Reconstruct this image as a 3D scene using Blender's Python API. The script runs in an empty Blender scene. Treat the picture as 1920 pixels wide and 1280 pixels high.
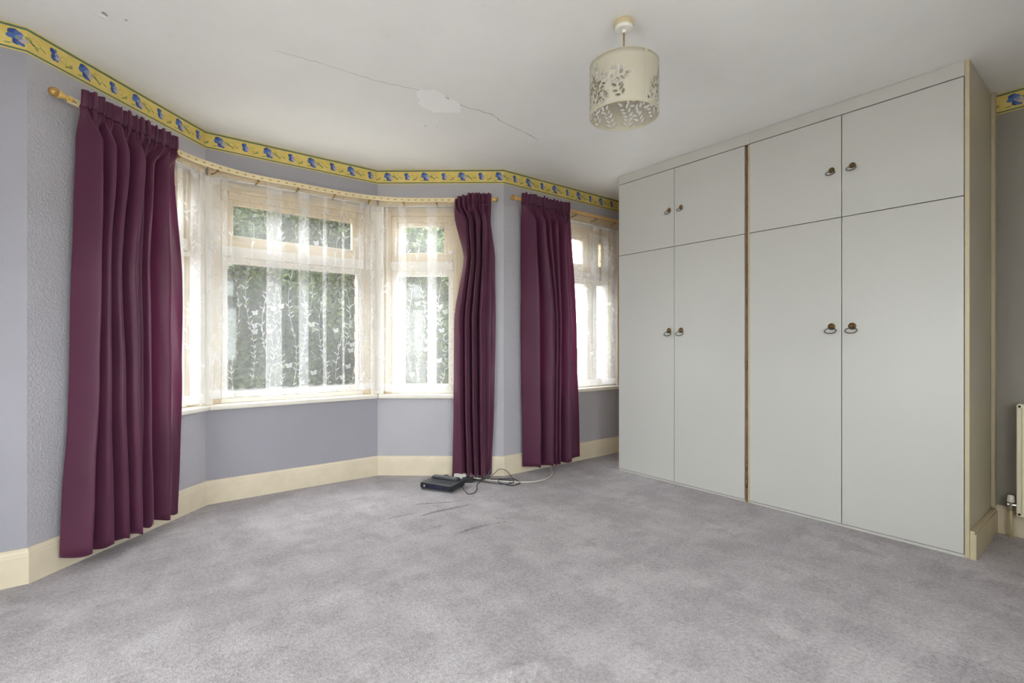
import bpy, bmesh, math, random
from mathutils import Vector, Matrix
from mathutils.geometry import delaunay_2d_cdt
random.seed(7)
sc = bpy.context.scene
COL = sc.collection
R = math.radians

# ------------------------------------------------------------------ camera, sky, exposure
CAM_H, ROOM_H = 1.097, 2.55
cam_d = bpy.data.cameras.new('camera'); cam = bpy.data.objects.new('camera', cam_d); COL.objects.link(cam)
cam.location = (0, 0, CAM_H); cam.rotation_euler = (R(90), 0, R(-38.16))
cam_d.sensor_width = 36.0; cam_d.lens = 934.0 / 1920 * 36.0; cam_d.shift_y = 4.0 / 1920
cam_d.clip_start = 0.02; cam_d.clip_end = 300
sc.camera = cam

world = bpy.data.worlds.new('overcast_sky'); sc.world = world; world.use_nodes = True
bg = world.node_tree.nodes['Background']
bg.inputs[0].default_value = (0.97, 0.965, 1.0, 1); bg.inputs[1].default_value = 3.75

vs = sc.view_settings
vs.view_transform = 'Standard'; vs.look = 'None'; vs.gamma = 1.0; vs.use_curve_mapping = False
vs.exposure = 2.13
cy = sc.cycles
cy.max_bounces = 14; cy.diffuse_bounces = 9; cy.glossy_bounces = 4; cy.transmission_bounces = 6
cy.transparent_max_bounces = 40; cy.sample_clamp_indirect = 12.0
cy.caustics_reflective = False; cy.caustics_refractive = False

# ------------------------------------------------------------------ node helpers and materials
def new_mat(name):
    m = bpy.data.materials.new(name); m.use_nodes = True
    return m, m.node_tree, m.node_tree.nodes['Principled BSDF']

def tex_coord(nt, kind='Object', scale=1.0):
    tc = nt.nodes.new('ShaderNodeTexCoord')
    mp = nt.nodes.new('ShaderNodeMapping')
    mp.inputs['Scale'].default_value = (scale, scale, scale) if not isinstance(scale, tuple) else scale
    nt.links.new(tc.outputs[kind], mp.inputs['Vector'])
    return mp.outputs['Vector']

def world_coord(nt):
    return nt.nodes.new('ShaderNodeNewGeometry').outputs['Position']

def noise(nt, vec, scale, detail=4.0, rough=0.55):
    n = nt.nodes.new('ShaderNodeTexNoise')
    n.inputs['Scale'].default_value = scale; n.inputs['Detail'].default_value = detail
    n.inputs['Roughness'].default_value = rough
    nt.links.new(vec, n.inputs['Vector'])
    return n.outputs['Fac']

def ramp(nt, fac, stops):
    r = nt.nodes.new('ShaderNodeValToRGB'); e = r.color_ramp.elements
    while len(e) < len(stops): e.new(0.5)
    for el, (p, c) in zip(e, stops):
        el.position = p; el.color = (c[0], c[1], c[2], 1)
    nt.links.new(fac, r.inputs['Fac'])
    return r.outputs['Color']

def mixc(nt, fac, a, b, mode='MIX'):
    m = nt.nodes.new('ShaderNodeMix'); m.data_type = 'RGBA'; m.blend_type = mode
    for sock, v in ((m.inputs['Factor'], fac), (m.inputs['A'], a), (m.inputs['B'], b)):
        if hasattr(v, 'is_linked') or isinstance(v, bpy.types.NodeSocket): nt.links.new(v, sock)
        elif isinstance(v, (tuple, list)): sock.default_value = (v[0], v[1], v[2], 1)
        else: sock.default_value = v
    return [o for o in m.outputs if o.type == 'RGBA'][0]

def math_n(nt, op, a, b=None, clamp=False):
    m = nt.nodes.new('ShaderNodeMath'); m.operation = op; m.use_clamp = clamp
    for k, v in enumerate((a, b)):
        if v is None: continue
        if isinstance(v, bpy.types.NodeSocket): nt.links.new(v, m.inputs[k])
        else: m.inputs[k].default_value = v
    return m.outputs[0]

def bump(nt, b, height, strength, dist):
    n = nt.nodes.new('ShaderNodeBump'); n.inputs['Strength'].default_value = strength
    n.inputs['Distance'].default_value = dist
    nt.links.new(height, n.inputs['Height']); nt.links.new(n.outputs['Normal'], b.inputs['Normal'])

def plain(name, col, rough=0.5, metal=0.0, var=0.06, nscale=6.0, spec=0.5):
    """a painted / plastic / metal surface with a little tonal unevenness"""
    m, nt, b = new_mat(name)
    f = noise(nt, world_coord(nt), nscale, 5)
    lo = tuple(max(0, c * (1 - var)) for c in col); hi = tuple(min(1, c * (1 + var)) for c in col)
    nt.links.new(ramp(nt, f, [(0.3, lo), (0.7, hi)]), b.inputs['Base Color'])
    b.inputs['Roughness'].default_value = rough; b.inputs['Metallic'].default_value = metal
    b.inputs['Specular IOR Level'].default_value = spec
    return m

def wall_mat(name, col, stain, relief=0.35):
    m, nt, b = new_mat(name)
    p = world_coord(nt)
    f1 = noise(nt, p, 1.3, 5); f2 = noise(nt, p, 60, 3); f3 = noise(nt, p, 5, 6, 0.7)
    c = ramp(nt, f1, [(0.3, tuple(x * 0.95 for x in col)), (0.7, tuple(min(1, x * 1.05) for x in col))])
    sm = math_n(nt, 'MULTIPLY', ramp(nt, f3, [(0.60, (0, 0, 0)), (0.80, (1, 1, 1))]), 0.30)
    nt.links.new(mixc(nt, sm, c, stain), b.inputs['Base Color'])
    b.inputs['Roughness'].default_value = 0.62; b.inputs['Specular IOR Level'].default_value = 0.3
    v = nt.nodes.new('ShaderNodeTexVoronoi'); v.inputs['Scale'].default_value = 95; nt.links.new(p, v.inputs['Vector'])
    bump(nt, b, math_n(nt, 'ADD', v.outputs['Distance'], f2), relief, 0.006)
    return m

M = {}
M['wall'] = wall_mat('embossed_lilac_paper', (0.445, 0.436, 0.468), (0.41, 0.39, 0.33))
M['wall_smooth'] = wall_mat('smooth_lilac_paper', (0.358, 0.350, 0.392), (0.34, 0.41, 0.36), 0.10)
M['wall_shade'] = wall_mat('lilac_paper_in_shade', (0.32, 0.30, 0.265), (0.22, 0.19, 0.15), 0.15)  # lilac paper with shade and warm bounce mixed into its colour
M['wall_back'] = wall_mat('plain_lilac_paint', (0.56, 0.55, 0.57), (0.44, 0.41, 0.36), 0.2)
M['gloss_cream'] = plain('cream_gloss_paint', (0.73, 0.645, 0.49), 0.32, var=0.05, nscale=9)
M['wood_white'] = plain('white_window_paint', (0.78, 0.74, 0.66), 0.4, var=0.05)
M['wood_yellow'] = plain('yellowed_window_paint', (0.66, 0.55, 0.38), 0.4, var=0.08)
M['door_white'] = plain('white_wardrobe_laminate', (0.565, 0.56, 0.53), 0.36, var=0.015, nscale=1.5)
M['frieze_white'] = plain('white_frieze_paint', (0.565, 0.555, 0.52), 0.42, var=0.02, nscale=3)
M['carcass'] = plain('brown_carcass_wood', (0.20, 0.125, 0.06), 0.6, var=0.25, nscale=14)
M['panel_cream'] = plain('cream_side_panel_in_shade', (0.52, 0.475, 0.365), 0.38, var=0.04, nscale=4)  # cream panel, colour darkened to stand for the shade on this end
M['batten'] = plain('aged_cream_batten_paint', (0.55, 0.475, 0.31), 0.4, var=0.06, nscale=10)
M['bronze'] = plain('aged_bronze', (0.22, 0.13, 0.05), 0.35, 0.9, var=0.4, nscale=120)
M['finial_bronze'] = plain('worn_gilt_bronze', (0.50, 0.30, 0.10), 0.35, 0.6, var=0.35, nscale=90)
M['bail_metal'] = plain('dull_grey_metal', (0.15, 0.13, 0.105), 0.35, 0.9, var=0.2, nscale=80)
M['gold'] = plain('gilt_metal', (0.80, 0.52, 0.14), 0.3, 0.75, var=0.15, nscale=60)
M['finial_yellow'] = plain('yellow_glazed_finial', (0.80, 0.55, 0.16), 0.3, 0.2, var=0.2, nscale=60)
M['track_cream'] = plain('cream_track_plastic', (0.80, 0.68, 0.42), 0.4, var=0.04)
M['slot_brown'] = plain('dull_brass_slots', (0.42, 0.30, 0.12), 0.45, 0.5, var=0.1)
M['brass_dark'] = plain('dark_brass_hook', (0.33, 0.22, 0.09), 0.4, 0.8, var=0.2, nscale=60)
M['track_gold'] = plain('gold_rail', (0.78, 0.53, 0.20), 0.35, 0.35, var=0.1)
M['white_plastic'] = plain('white_plastic', (0.78, 0.76, 0.70), 0.35, var=0.03)
M['cord_tan'] = plain('tan_lamp_cord', (0.36, 0.26, 0.13), 0.6, var=0.1, nscale=200)
M['rose_tan'] = plain('yellowed_rose_plastic', (0.56, 0.47, 0.30), 0.45, var=0.06, nscale=30)
M['shade'] = plain('olive_cream_shade_card', (0.475, 0.445, 0.355), 0.55, var=0.02)
M['shade_rim'] = plain('shade_rim_wire', (0.55, 0.49, 0.34), 0.5)
M['black_gloss'] = plain('black_gloss_plastic', (0.012, 0.012, 0.02), 0.18, var=0.1)
M['black_matt'] = plain('black_matt_plastic', (0.022, 0.024, 0.028), 0.45, var=0.1)
M['grey_plastic'] = plain('grey_plastic', (0.33, 0.33, 0.33), 0.4, var=0.1)
M['dark_grey'] = plain('dark_grey_plastic', (0.06, 0.065, 0.07), 0.4, var=0.1)
M['cable_black'] = plain('black_cable', (0.03, 0.03, 0.035), 0.45)
M['cable_white'] = plain('white_cable', (0.62, 0.58, 0.50), 0.45)
M['rad_cream'] = plain('cream_radiator_enamel', (0.74, 0.68, 0.50), 0.3, var=0.03)
M['chrome'] = plain('tarnished_chrome', (0.55, 0.53, 0.48), 0.25, 0.95, var=0.15, nscale=80)
M['pipe'] = plain('cream_painted_pipe', (0.55, 0.46, 0.26), 0.4, var=0.1, nscale=30)
M['crack'] = plain('crack_dirt', (0.36, 0.35, 0.33), 0.9)
M['plaster'] = plain('fresh_plaster', (0.92, 0.92, 0.91), 0.8, var=0.01)
M['flake'] = plain('flaked_paint', (0.80, 0.80, 0.76), 0.8, var=0.25, nscale=60)
M['brick'] = plain('red_brick', (0.46, 0.22, 0.14), 0.85, var=0.2, nscale=25)
M['mortar'] = plain('mortar', (0.42, 0.39, 0.35), 0.9)
M['bark'] = plain('hedge_stems', (0.10, 0.07, 0.045), 0.85, var=0.3, nscale=30)
M['render'] = plain('pale_render', (0.72, 0.71, 0.68), 0.8)
M['slate'] = plain('grey_roof_slate', (0.30, 0.31, 0.33), 0.7, var=0.12, nscale=5)
M['dark_pane'] = plain('far_window_glass', (0.08, 0.09, 0.10), 0.1)

def ceiling_mat():
    m, nt, b = new_mat('white_ceiling_plaster'); p = world_coord(nt)
    f = noise(nt, p, 1.1, 6, 0.6); g = noise(nt, p, 7, 5, 0.6)
    c = ramp(nt, f, [(0.30, (0.815, 0.81, 0.79)), (0.70, (0.885, 0.88, 0.865))])
    s = math_n(nt, 'MULTIPLY', ramp(nt, g, [(0.62, (0, 0, 0)), (0.80, (1, 1, 1))]), 0.25)
    nt.links.new(mixc(nt, s, c, (0.68, 0.67, 0.63)), b.inputs['Base Color'])
    b.inputs['Roughness'].default_value = 0.8; b.inputs['Specular IOR Level'].default_value = 0.25
    bump(nt, b, noise(nt, p, 14, 6), 0.12, 0.01)
    return m
M['ceiling'] = ceiling_mat()

def carpet_mat():
    m, nt, b = new_mat('grey_mauve_pile_carpet'); p = world_coord(nt)
    def streak(sx, sy, rot, scale):
        mp = nt.nodes.new('ShaderNodeMapping'); mp.inputs['Scale'].default_value = (sx, sy, 1); mp.inputs['Rotation'].default_value = (0, 0, R(rot))
        nt.links.new(p, mp.inputs['Vector']); return noise(nt, mp.outputs[0], scale, 5, 0.6)
    big = noise(nt, p, 1.7, 6, 0.62); st1 = streak(1.0, 0.35, 35, 5.0); st2 = streak(0.4, 1.0, 20, 7.0)
    fine = noise(nt, p, 170, 3, 0.7); tuft = noise(nt, p, 62, 3, 0.65)
    c = ramp(nt, big, [(0.42, (0.365, 0.320, 0.350)), (0.50, (0.530, 0.480, 0.510)), (0.60, (0.660, 0.605, 0.635))])
    c = mixc(nt, 0.42, c, ramp(nt, st1, [(0.43, (0.24, 0.202, 0.23)), (0.57, (0.70, 0.65, 0.68))]))
    c = mixc(nt, 0.25, c, ramp(nt, st2, [(0.43, (0.24, 0.202, 0.23)), (0.57, (0.70, 0.65, 0.68))]))
    blot = noise(nt, p, 4.6, 5, 0.68)
    c = mixc(nt, math_n(nt, 'MULTIPLY', ramp(nt, blot, [(0.51, (0, 0, 0)), (0.61, (1, 1, 1))]), 0.78), c, (0.270, 0.225, 0.248))
    c = mixc(nt, 0.40, c, ramp(nt, tuft, [(0.32, (0.15, 0.132, 0.142)), (0.68, (0.70, 0.66, 0.665))]))
    c = mixc(nt, 0.28, c, ramp(nt, fine, [(0.32, (0.13, 0.115, 0.125)), (0.68, (0.74, 0.70, 0.705))]))
    nt.links.new(c, b.inputs['Base Color'])
    b.inputs['Roughness'].default_value = 0.95; b.inputs['Specular IOR Level'].default_value = 0.1
    b.inputs['Sheen Weight'].default_value = 0.25; b.inputs['Sheen Roughness'].default_value = 0.6
    h = math_n(nt, 'ADD', math_n(nt, 'MULTIPLY', tuft, 1.4), fine)
    bump(nt, b, h, 0.75, 0.012)
    return m
M['carpet'] = carpet_mat()

def velvet_mat():
    m, nt, b = new_mat('plum_velvet'); p = world_coord(nt)
    f = noise(nt, p, 4, 5); g = noise(nt, p, 420, 2)
    c = ramp(nt, f, [(0.3, (0.096, 0.024, 0.054)), (0.7, (0.122, 0.034, 0.070))])
    c = mixc(nt, 0.18, c, ramp(nt, g, [(0.3, (0.04, 0.010, 0.025)), (0.7, (0.17, 0.06, 0.11))]))
    nt.links.new(c, b.inputs['Base Color'])
    b.inputs['Roughness'].default_value = 0.44; b.inputs['Specular IOR Level'].default_value = 0.32
    b.inputs['Sheen Weight'].default_value = 0.45; b.inputs['Sheen Roughness'].default_value = 0.36
    b.inputs['Sheen Tint'].default_value = (0.95, 0.52, 0.68, 1)
    tr = nt.nodes.new('ShaderNodeBsdfTranslucent'); tr.inputs['Color'].default_value = (0.58, 0.17, 0.37, 1)
    mx = nt.nodes.new('ShaderNodeMixShader'); mx.inputs[0].default_value = 0.24
    nt.links.new(b.outputs[0], mx.inputs[1]); nt.links.new(tr.outputs[0], mx.inputs[2])
    nt.links.new(mx.outputs[0], nt.nodes['Material Output'].inputs['Surface'])
    bump(nt, b, g, 0.1, 0.002)
    return m
M['velvet'] = velvet_mat()

def sheer_mat(name, opacity, col=(0.92, 0.92, 0.93)):
    m, nt, b = new_mat(name); nt.nodes.remove(b)
    d = nt.nodes.new('ShaderNodeBsdfDiffuse'); d.inputs['Color'].default_value = (*col, 1)
    t = nt.nodes.new('ShaderNodeBsdfTranslucent'); t.inputs['Color'].default_value = (*col, 1)
    a = nt.nodes.new('ShaderNodeMixShader'); a.inputs[0].default_value = 0.5
    nt.links.new(d.outputs[0], a.inputs[1]); nt.links.new(t.outputs[0], a.inputs[2])
    tp = nt.nodes.new('ShaderNodeBsdfTransparent')
    x = nt.nodes.new('ShaderNodeMixShader')
    f = noise(nt, world_coord(nt), 9, 3)
    r = ramp(nt, f, [(0.3, (opacity * 0.88,) * 3), (0.7, (min(1, opacity * 1.12),) * 3)])
    nt.links.new(r, x.inputs[0]); nt.links.new(tp.outputs[0], x.inputs[1]); nt.links.new(a.outputs[0], x.inputs[2])
    nt.links.new(x.outputs[0], nt.nodes['Material Output'].inputs['Surface'])
    return m
M['net'] = sheer_mat('white_net_lace', 0.21)
M['net_leaf'] = sheer_mat('white_woven_motif', 0.36, (0.95, 0.95, 0.97))

def glass_mat():
    m, nt, b = new_mat('window_glass'); nt.nodes.remove(b)
    g = nt.nodes.new('ShaderNodeBsdfGlossy'); g.inputs['Roughness'].default_value = 0.02
    t = nt.nodes.new('ShaderNodeBsdfTransparent'); t.inputs['Color'].default_value = (0.93, 0.96, 0.95, 1)
    lw = nt.nodes.new('ShaderNodeLayerWeight'); lw.inputs['Blend'].default_value = 0.5
    fr = math_n(nt, 'ADD', math_n(nt, 'MULTIPLY', math_n(nt, 'POWER', lw.outputs['Facing'], 5.0), 0.85), 0.03)
    x = nt.nodes.new('ShaderNodeMixShader')
    nt.links.new(fr, x.inputs[0]); nt.links.new(t.outputs[0], x.inputs[1]); nt.links.new(g.outputs[0], x.inputs[2])
    nt.links.new(x.outputs[0], nt.nodes['Material Output'].inputs['Surface'])
    return m
M['glass'] = glass_mat()

def leaf_mat():
    m, nt, b = new_mat('hedge_leaf_green'); p = world_coord(nt)
    c = ramp(nt, noise(nt, p, 9, 3, 0.7), [(0.28, (0.022, 0.036, 0.018)), (0.5, (0.045, 0.070, 0.026)), (0.74, (0.15, 0.185, 0.05))])
    nt.links.new(c, b.inputs['Base Color']); b.inputs['Roughness'].default_value = 0.45
    tr = nt.nodes.new('ShaderNodeBsdfTranslucent'); nt.links.new(c, tr.inputs['Color'])
    mx = nt.nodes.new('ShaderNodeMixShader'); mx.inputs[0].default_value = 0.4
    nt.links.new(b.outputs[0], mx.inputs[1]); nt.links.new(tr.outputs[0], mx.inputs[2])
    nt.links.new(mx.outputs[0], nt.nodes['Material Output'].inputs['Surface'])
    return m
M['leaf'] = leaf_mat()

def ground_mat():
    m, nt, b = new_mat('garden_ground'); p = world_coord(nt)
    c = ramp(nt, noise(nt, p, 3, 6), [(0.3, (0.44, 0.42, 0.39)), (0.7, (0.60, 0.58, 0.54))])
    nt.links.new(c, b.inputs['Base Color']); b.inputs['Roughness'].default_value = 0.9
    return m
M['ground'] = ground_mat()

def border_mat():
    """printed wallpaper border: UV in metres, repeat 0.31 m, 0.122 m tall"""
    m, nt, b = new_mat('floral_wallpaper_border')
    tc = nt.nodes.new('ShaderNodeTexCoord')
    nz = nt.nodes.new('ShaderNodeTexNoise'); nz.inputs['Scale'].default_value = 55; nz.inputs['Detail'].default_value = 2
    nt.links.new(tc.outputs['UV'], nz.inputs['Vector'])
    sub = nt.nodes.new('ShaderNodeVectorMath'); sub.operation = 'SUBTRACT'; sub.inputs[1].default_value = (0.5, 0.5, 0.5)
    nt.links.new(nz.outputs['Color'], sub.inputs[0])
    scl = nt.nodes.new('ShaderNodeVectorMath'); scl.operation = 'SCALE'; scl.inputs['Scale'].default_value = 0.010
    nt.links.new(sub.outputs[0], scl.inputs[0])
    add = nt.nodes.new('ShaderNodeVectorMath'); add.operation = 'ADD'
    nt.links.new(tc.outputs['UV'], add.inputs[0]); nt.links.new(scl.outputs[0], add.inputs[1])
    sep = nt.nodes.new('ShaderNodeSeparateXYZ'); nt.links.new(add.outputs[0], sep.inputs[0])
    sep0 = nt.nodes.new('ShaderNodeSeparateXYZ'); nt.links.new(tc.outputs['UV'], sep0.inputs[0])
    P = 0.31
    u = math_n(nt, 'ADD', sep.outputs[0], 10 * P + 0.032 + 0.06)
    u = math_n(nt, 'MODULO', u, P)
    com = nt.nodes.new('ShaderNodeCombineXYZ'); nt.links.new(u, com.inputs[0]); nt.links.new(sep.outputs[1], com.inputs[1])
    base = ramp(nt, noise(nt, tc.outputs['UV'], 14, 4), [(0.3, (0.66, 0.50, 0.12)), (0.7, (0.76, 0.61, 0.20))])
    col = base
    def ell(col, cx, cz, a, bb, ang, c, ring=None):
        mp = nt.nodes.new('ShaderNodeMapping'); mp.vector_type = 'TEXTURE'
        mp.inputs['Location'].default_value = (cx, cz, 0); mp.inputs['Rotation'].default_value = (0, 0, R(ang))
        mp.inputs['Scale'].default_value = (a, bb, 1)
        nt.links.new(com.outputs[0], mp.inputs['Vector'])
        ln = nt.nodes.new('ShaderNodeVectorMath'); ln.operation = 'LENGTH'; nt.links.new(mp.outputs[0], ln.inputs[0])
        f = math_n(nt, 'LESS_THAN', ln.outputs['Value'], 1.0)
        if ring is not None:
            f = math_n(nt, 'MULTIPLY', f, math_n(nt, 'GREATER_THAN', ln.outputs['Value'], ring))
        return mixc(nt, f, col, c)
    BL, BM, LB, PK = (0.030, 0.075, 0.26), (0.075, 0.15, 0.42), (0.22, 0.28, 0.52), (0.52, 0.40, 0.44)
    GR, GL = (0.16, 0.20, 0.05), (0.33, 0.36, 0.10)
    # curling tendrils and leaves
    col = ell(col, 0.125, 0.067, 0.028, 0.016, -15, GL, 0.86)
    col = ell(col, 0.113, 0.058, 0.034, 0.0045, -28, GR)
    col = ell(col, 0.132, 0.044, 0.012, 0.006, -60, GL)
    col = ell(col, 0.100, 0.066, 0.018, 0.004, 18, GL)
    col = ell(col, 0.163, 0.052, 0.013, 0.0028, -30, GR)
    col = ell(col, 0.258, 0.060, 0.015, 0.016, 0, GL, 0.84)
    col = ell(col, 0.283, 0.040, 0.020, 0.0050, 22, GR)
    col = ell(col, 0.288, 0.047, 0.018, 0.0045, 45, GL)
    col = ell(col, 0.030, 0.030, 0.016, 0.004, 10, GL)
    # large flower
    for cx, cz, a, bb, an, c in ((0.045, 0.082, 0.019, 0.017, 20, BL), (0.038, 0.066, 0.016, 0.014, 0, BM), (0.062, 0.080, 0.016, 0.013, -30, BM),
                                 (0.058, 0.044, 0.015, 0.017, 30, BL), (0.070, 0.036, 0.017, 0.008, -25, BM), (0.080, 0.054, 0.019, 0.011, -12, PK),
                                 (0.064, 0.064, 0.013, 0.011, 0, LB), (0.072, 0.074, 0.010, 0.007, 30, LB), (0.062, 0.063, 0.005, 0.005, 0, GL)):
        col = ell(col, cx, cz, a, bb, an, c)
    # small flower
    for cx, cz, a, bb, an, c in ((0.206, 0.078, 0.013, 0.015, 20, BL), (0.217, 0.083, 0.008, 0.010, -10, BM), (0.210, 0.050, 0.012, 0.016, 20, BL),
                                 (0.222, 0.044, 0.013, 0.007, -40, BM), (0.230, 0.055, 0.012, 0.012, 0, PK), (0.224, 0.066, 0.012, 0.009, 0, LB)):
        col = ell(col, cx, cz, a, bb, an, c)
    # green bands along both edges, thin yellow line outside
    v = sep0.outputs[1]
    band = math_n(nt, 'ADD', math_n(nt, 'MULTIPLY', math_n(nt, 'GREATER_THAN', v, 0.106), math_n(nt, 'LESS_THAN', v, 0.117)),
                  math_n(nt, 'MULTIPLY', math_n(nt, 'GREATER_THAN', v, 0.006), math_n(nt, 'LESS_THAN', v, 0.014)))
    col = mixc(nt, band, col, (0.11, 0.18, 0.11))
    nt.links.new(col, b.inputs['Base Color']); b.inputs['Roughness'].default_value = 0.6
    return m
M['border'] = border_mat()

# ------------------------------------------------------------------ mesh builder
class MB:
    def __init__(s): s.v = []; s.f = []; s.uv = None
    def vert(s, p): s.v.append(Vector(p)); return len(s.v) - 1
    def poly(s, pts): s.f.append([s.vert(p) for p in pts])
    def hexa(s, c):
        i = [s.vert(p) for p in c]
        for q in ((0, 3, 2, 1), (4, 5, 6, 7), (0, 1, 5, 4), (1, 2, 6, 5), (2, 3, 7, 6), (3, 0, 4, 7)): s.f.append([i[k] for k in q])
    def box(s, x0, x1, y0, y1, z0, z1):
        s.hexa([(x0, y0, z0), (x1, y0, z0), (x1, y1, z0), (x0, y1, z0), (x0, y0, z1), (x1, y0, z1), (x1, y1, z1), (x0, y1, z1)])
    def prism(s, plan, z0, z1):
        n = len(plan); a = [s.vert((p[0], p[1], z0)) for p in plan]; b = [s.vert((p[0], p[1], z1)) for p in plan]
        s.f.append(a[::-1]); s.f.append(b)
        for k in range(n): s.f.append([a[k], a[(k + 1) % n], b[(k + 1) % n], b[k]])
    def grid(s, rows):
        ids = [[s.vert(p) for p in r] for r in rows]
        for a, b in zip(ids, ids[1:]):
            for k in range(len(a) - 1): s.f.append([a[k], a[k + 1], b[k + 1], b[k]])
    def tube(s, path, r, n=8, cap=True):
        path = [Vector(p) for p in path]; up = Vector((0, 0, 1)); prev = None; rings = []
        for k, p in enumerate(path):
            t = (path[min(k + 1, len(path) - 1)] - path[max(k - 1, 0)]).normalized()
            if prev is None:
                a = t.cross(up) if abs(t.dot(up)) < 0.95 else t.cross(Vector((1, 0, 0)))
            else: a = prev - t * prev.dot(t)
            a.normalize(); prev = a; b = t.cross(a)
            rr = r[k] if isinstance(r, (list, tuple)) else r
            rings.append([s.vert(p + (a * math.cos(2 * math.pi * j / n) + b * math.sin(2 * math.pi * j / n)) * rr) for j in range(n)])
        for A, B in zip(rings, rings[1:]):
            for j in range(n): s.f.append([A[j], A[(j + 1) % n], B[(j + 1) % n], B[j]])
        if cap: s.f.append(rings[0][::-1]); s.f.append(rings[-1])
    def lathe(s, prof, mat, n=24):
        rings = []
        for r, z in prof:
            rings.append([s.vert(mat @ Vector((r * math.cos(2 * math.pi * j / n), r * math.sin(2 * math.pi * j / n), z))) for j in range(n)])
        for A, B in zip(rings, rings[1:]):
            for j in range(n): s.f.append([A[j], A[(j + 1) % n], B[(j + 1) % n], B[j]])
        s.f.append(rings[0][::-1]); s.f.append(rings[-1])
    def build(s, name, mat, parent=None, smooth=False, bevel=0.0, uv=None, kind=None, solid=0.0):
        me = bpy.data.meshes.new(name)
        if parent is not None: loc = Vector(parent['_base'])
        else:
            lo = [min(p[k] for p in s.v) for k in range(3)]; hi = [max(p[k] for p in s.v) for k in range(3)]
            loc = Vector(((lo[0] + hi[0]) / 2, (lo[1] + hi[1]) / 2, lo[2]))
        me.from_pydata([tuple(p - loc) for p in s.v], [], s.f); me.validate()
        bm = bmesh.new(); bm.from_mesh(me)
        if uv is None and solid == 0.0: bmesh.ops.recalc_face_normals(bm, faces=bm.faces)
        bm.to_mesh(me); bm.free()
        if uv is not None:
            l = me.uv_layers.new(name='UVMap')
            for k, lp in enumerate(me.loops): l.data[k].uv = uv[lp.vertex_index]
        me.materials.append(M[mat] if isinstance(mat, str) else mat)
        if smooth:
            for p in me.polygons: p.use_smooth = True
        o = bpy.data.objects.new(name, me); COL.objects.link(o)
        if parent is not None: o.parent = parent; o['_base'] = parent['_base']
        else: o.location = loc; o['_base'] = tuple(loc)
        if bevel > 0:
            b = o.modifiers.new('edge', 'BEVEL'); b.width = bevel; b.segments = 2; b.limit_method = 'ANGLE'; b.angle_limit = R(40)
        if solid > 0:
            b = o.modifiers.new('thickness', 'SOLIDIFY'); b.thickness = solid; b.offset = 0
        if kind: o['kind'] = kind
        return o

def thing(name, loc, label, cat, group=None, kind=None):
    o = bpy.data.objects.new(name, None); COL.objects.link(o); o.location = loc; o['_base'] = tuple(loc)
    o.empty_display_size = 0.05
    return tag(o, label, cat, group, kind)

def tag(o, label, cat, group=None, kind=None):
    o['label'] = label; o['category'] = cat
    if group: o['group'] = group
    if kind: o['kind'] = kind
    return o

# ------------------------------------------------------------------ plan of the room
V2 = lambda p: Vector((p[0], p[1]))
PLAN = [V2(p) for p in ((-1.2, 3.176), (-0.338, 3.176), (0.456, 3.967), (1.692, 3.972), (2.512, 3.309), (4.02, 3.309), (4.02, -0.85), (-1.2, -0.85))]
NP = len(PLAN)
class Seg:
    """a stretch of wall: s along it, off into the room, z up"""
    def __init__(self, a, b):
        self.a, self.b = V2(a), V2(b); self.L = (self.b - self.a).length; self.t = (self.b - self.a) / self.L
        self.n = Vector((self.t.y, -self.t.x))
    def p(self, s, off, z):
        q = self.a + self.t * s + self.n * off
        return Vector((q.x, q.y, z))
    def box(self, mb, s0, s1, o0, o1, z0, z1):
        mb.hexa([self.p(s0, o0, z0), self.p(s1, o0, z0), self.p(s1, o1, z0), self.p(s0, o1, z0),
                 self.p(s0, o0, z1), self.p(s1, o0, z1), self.p(s1, o1, z1), self.p(s0, o1, z1)])
SEG = [Seg(PLAN[k], PLAN[(k + 1) % NP]) for k in range(NP)]
def offset_pt(k, d):
    """plan vertex k moved d into the room, mitred"""
    s0, s1 = SEG[(k - 1) % NP], SEG[k]
    p0, p1 = s0.a + s0.n * d, s1.a + s1.n * d
    cr = s0.t.x * s1.t.y - s0.t.y * s1.t.x
    w = p1 - p0
    u = (w.x * s1.t.y - w.y * s1.t.x) / cr
    return p0 + s0.t * u
THICK = 0.15
SILL_Z, HEAD_Z = 0.675, 2.245

# ------------------------------------------------------------------ walls
def wall(k, name, label, mat, opening=None):
    g = SEG[k]; mb = MB()
    def outer(s):
        if s <= 0: return offset_pt(k, -THICK)
        if s >= g.L: return offset_pt((k + 1) % NP, -THICK)
        q = g.a + g.t * s - g.n * THICK; return q
    def inner(s): return g.a + g.t * s
    def piece(s0, s1, z0, z1):
        mb.prism([inner(s0), inner(s1), outer(s1), outer(s0)], z0, z1)
    if opening is None: piece(0, g.L, -0.05, ROOM_H + 0.05)
    else:
        s0, s1 = opening; SILL_Z = SILLS.get(k, 0.675)
        piece(0, g.L, -0.05, SILL_Z - 0.03); piece(0, g.L, HEAD_Z, ROOM_H + 0.05)
        if s0 > 0.01: piece(0, s0, SILL_Z - 0.03, HEAD_Z)
        if s1 < g.L - 0.01: piece(s1, g.L, SILL_Z - 0.03, HEAD_Z)
    o = mb.build(name, mat); return tag(o, label, 'wall', kind='structure')
WIN = {1: (0.42, SEG[1].L), 2: (0.0, SEG[2].L), 3: (0.0, 0.68), 4: (0.32, 1.44), 6: (2.40, 4.85), 7: (1.75, 2.85)}
SILLS = {6: 0.75, 7: 0.08}   # unseen openings added for more daylight start lower
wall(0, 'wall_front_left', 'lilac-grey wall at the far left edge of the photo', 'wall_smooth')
wall(1, 'wall_bay_left', 'embossed lilac wall behind the wide purple curtain', 'wall', WIN[1])
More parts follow.
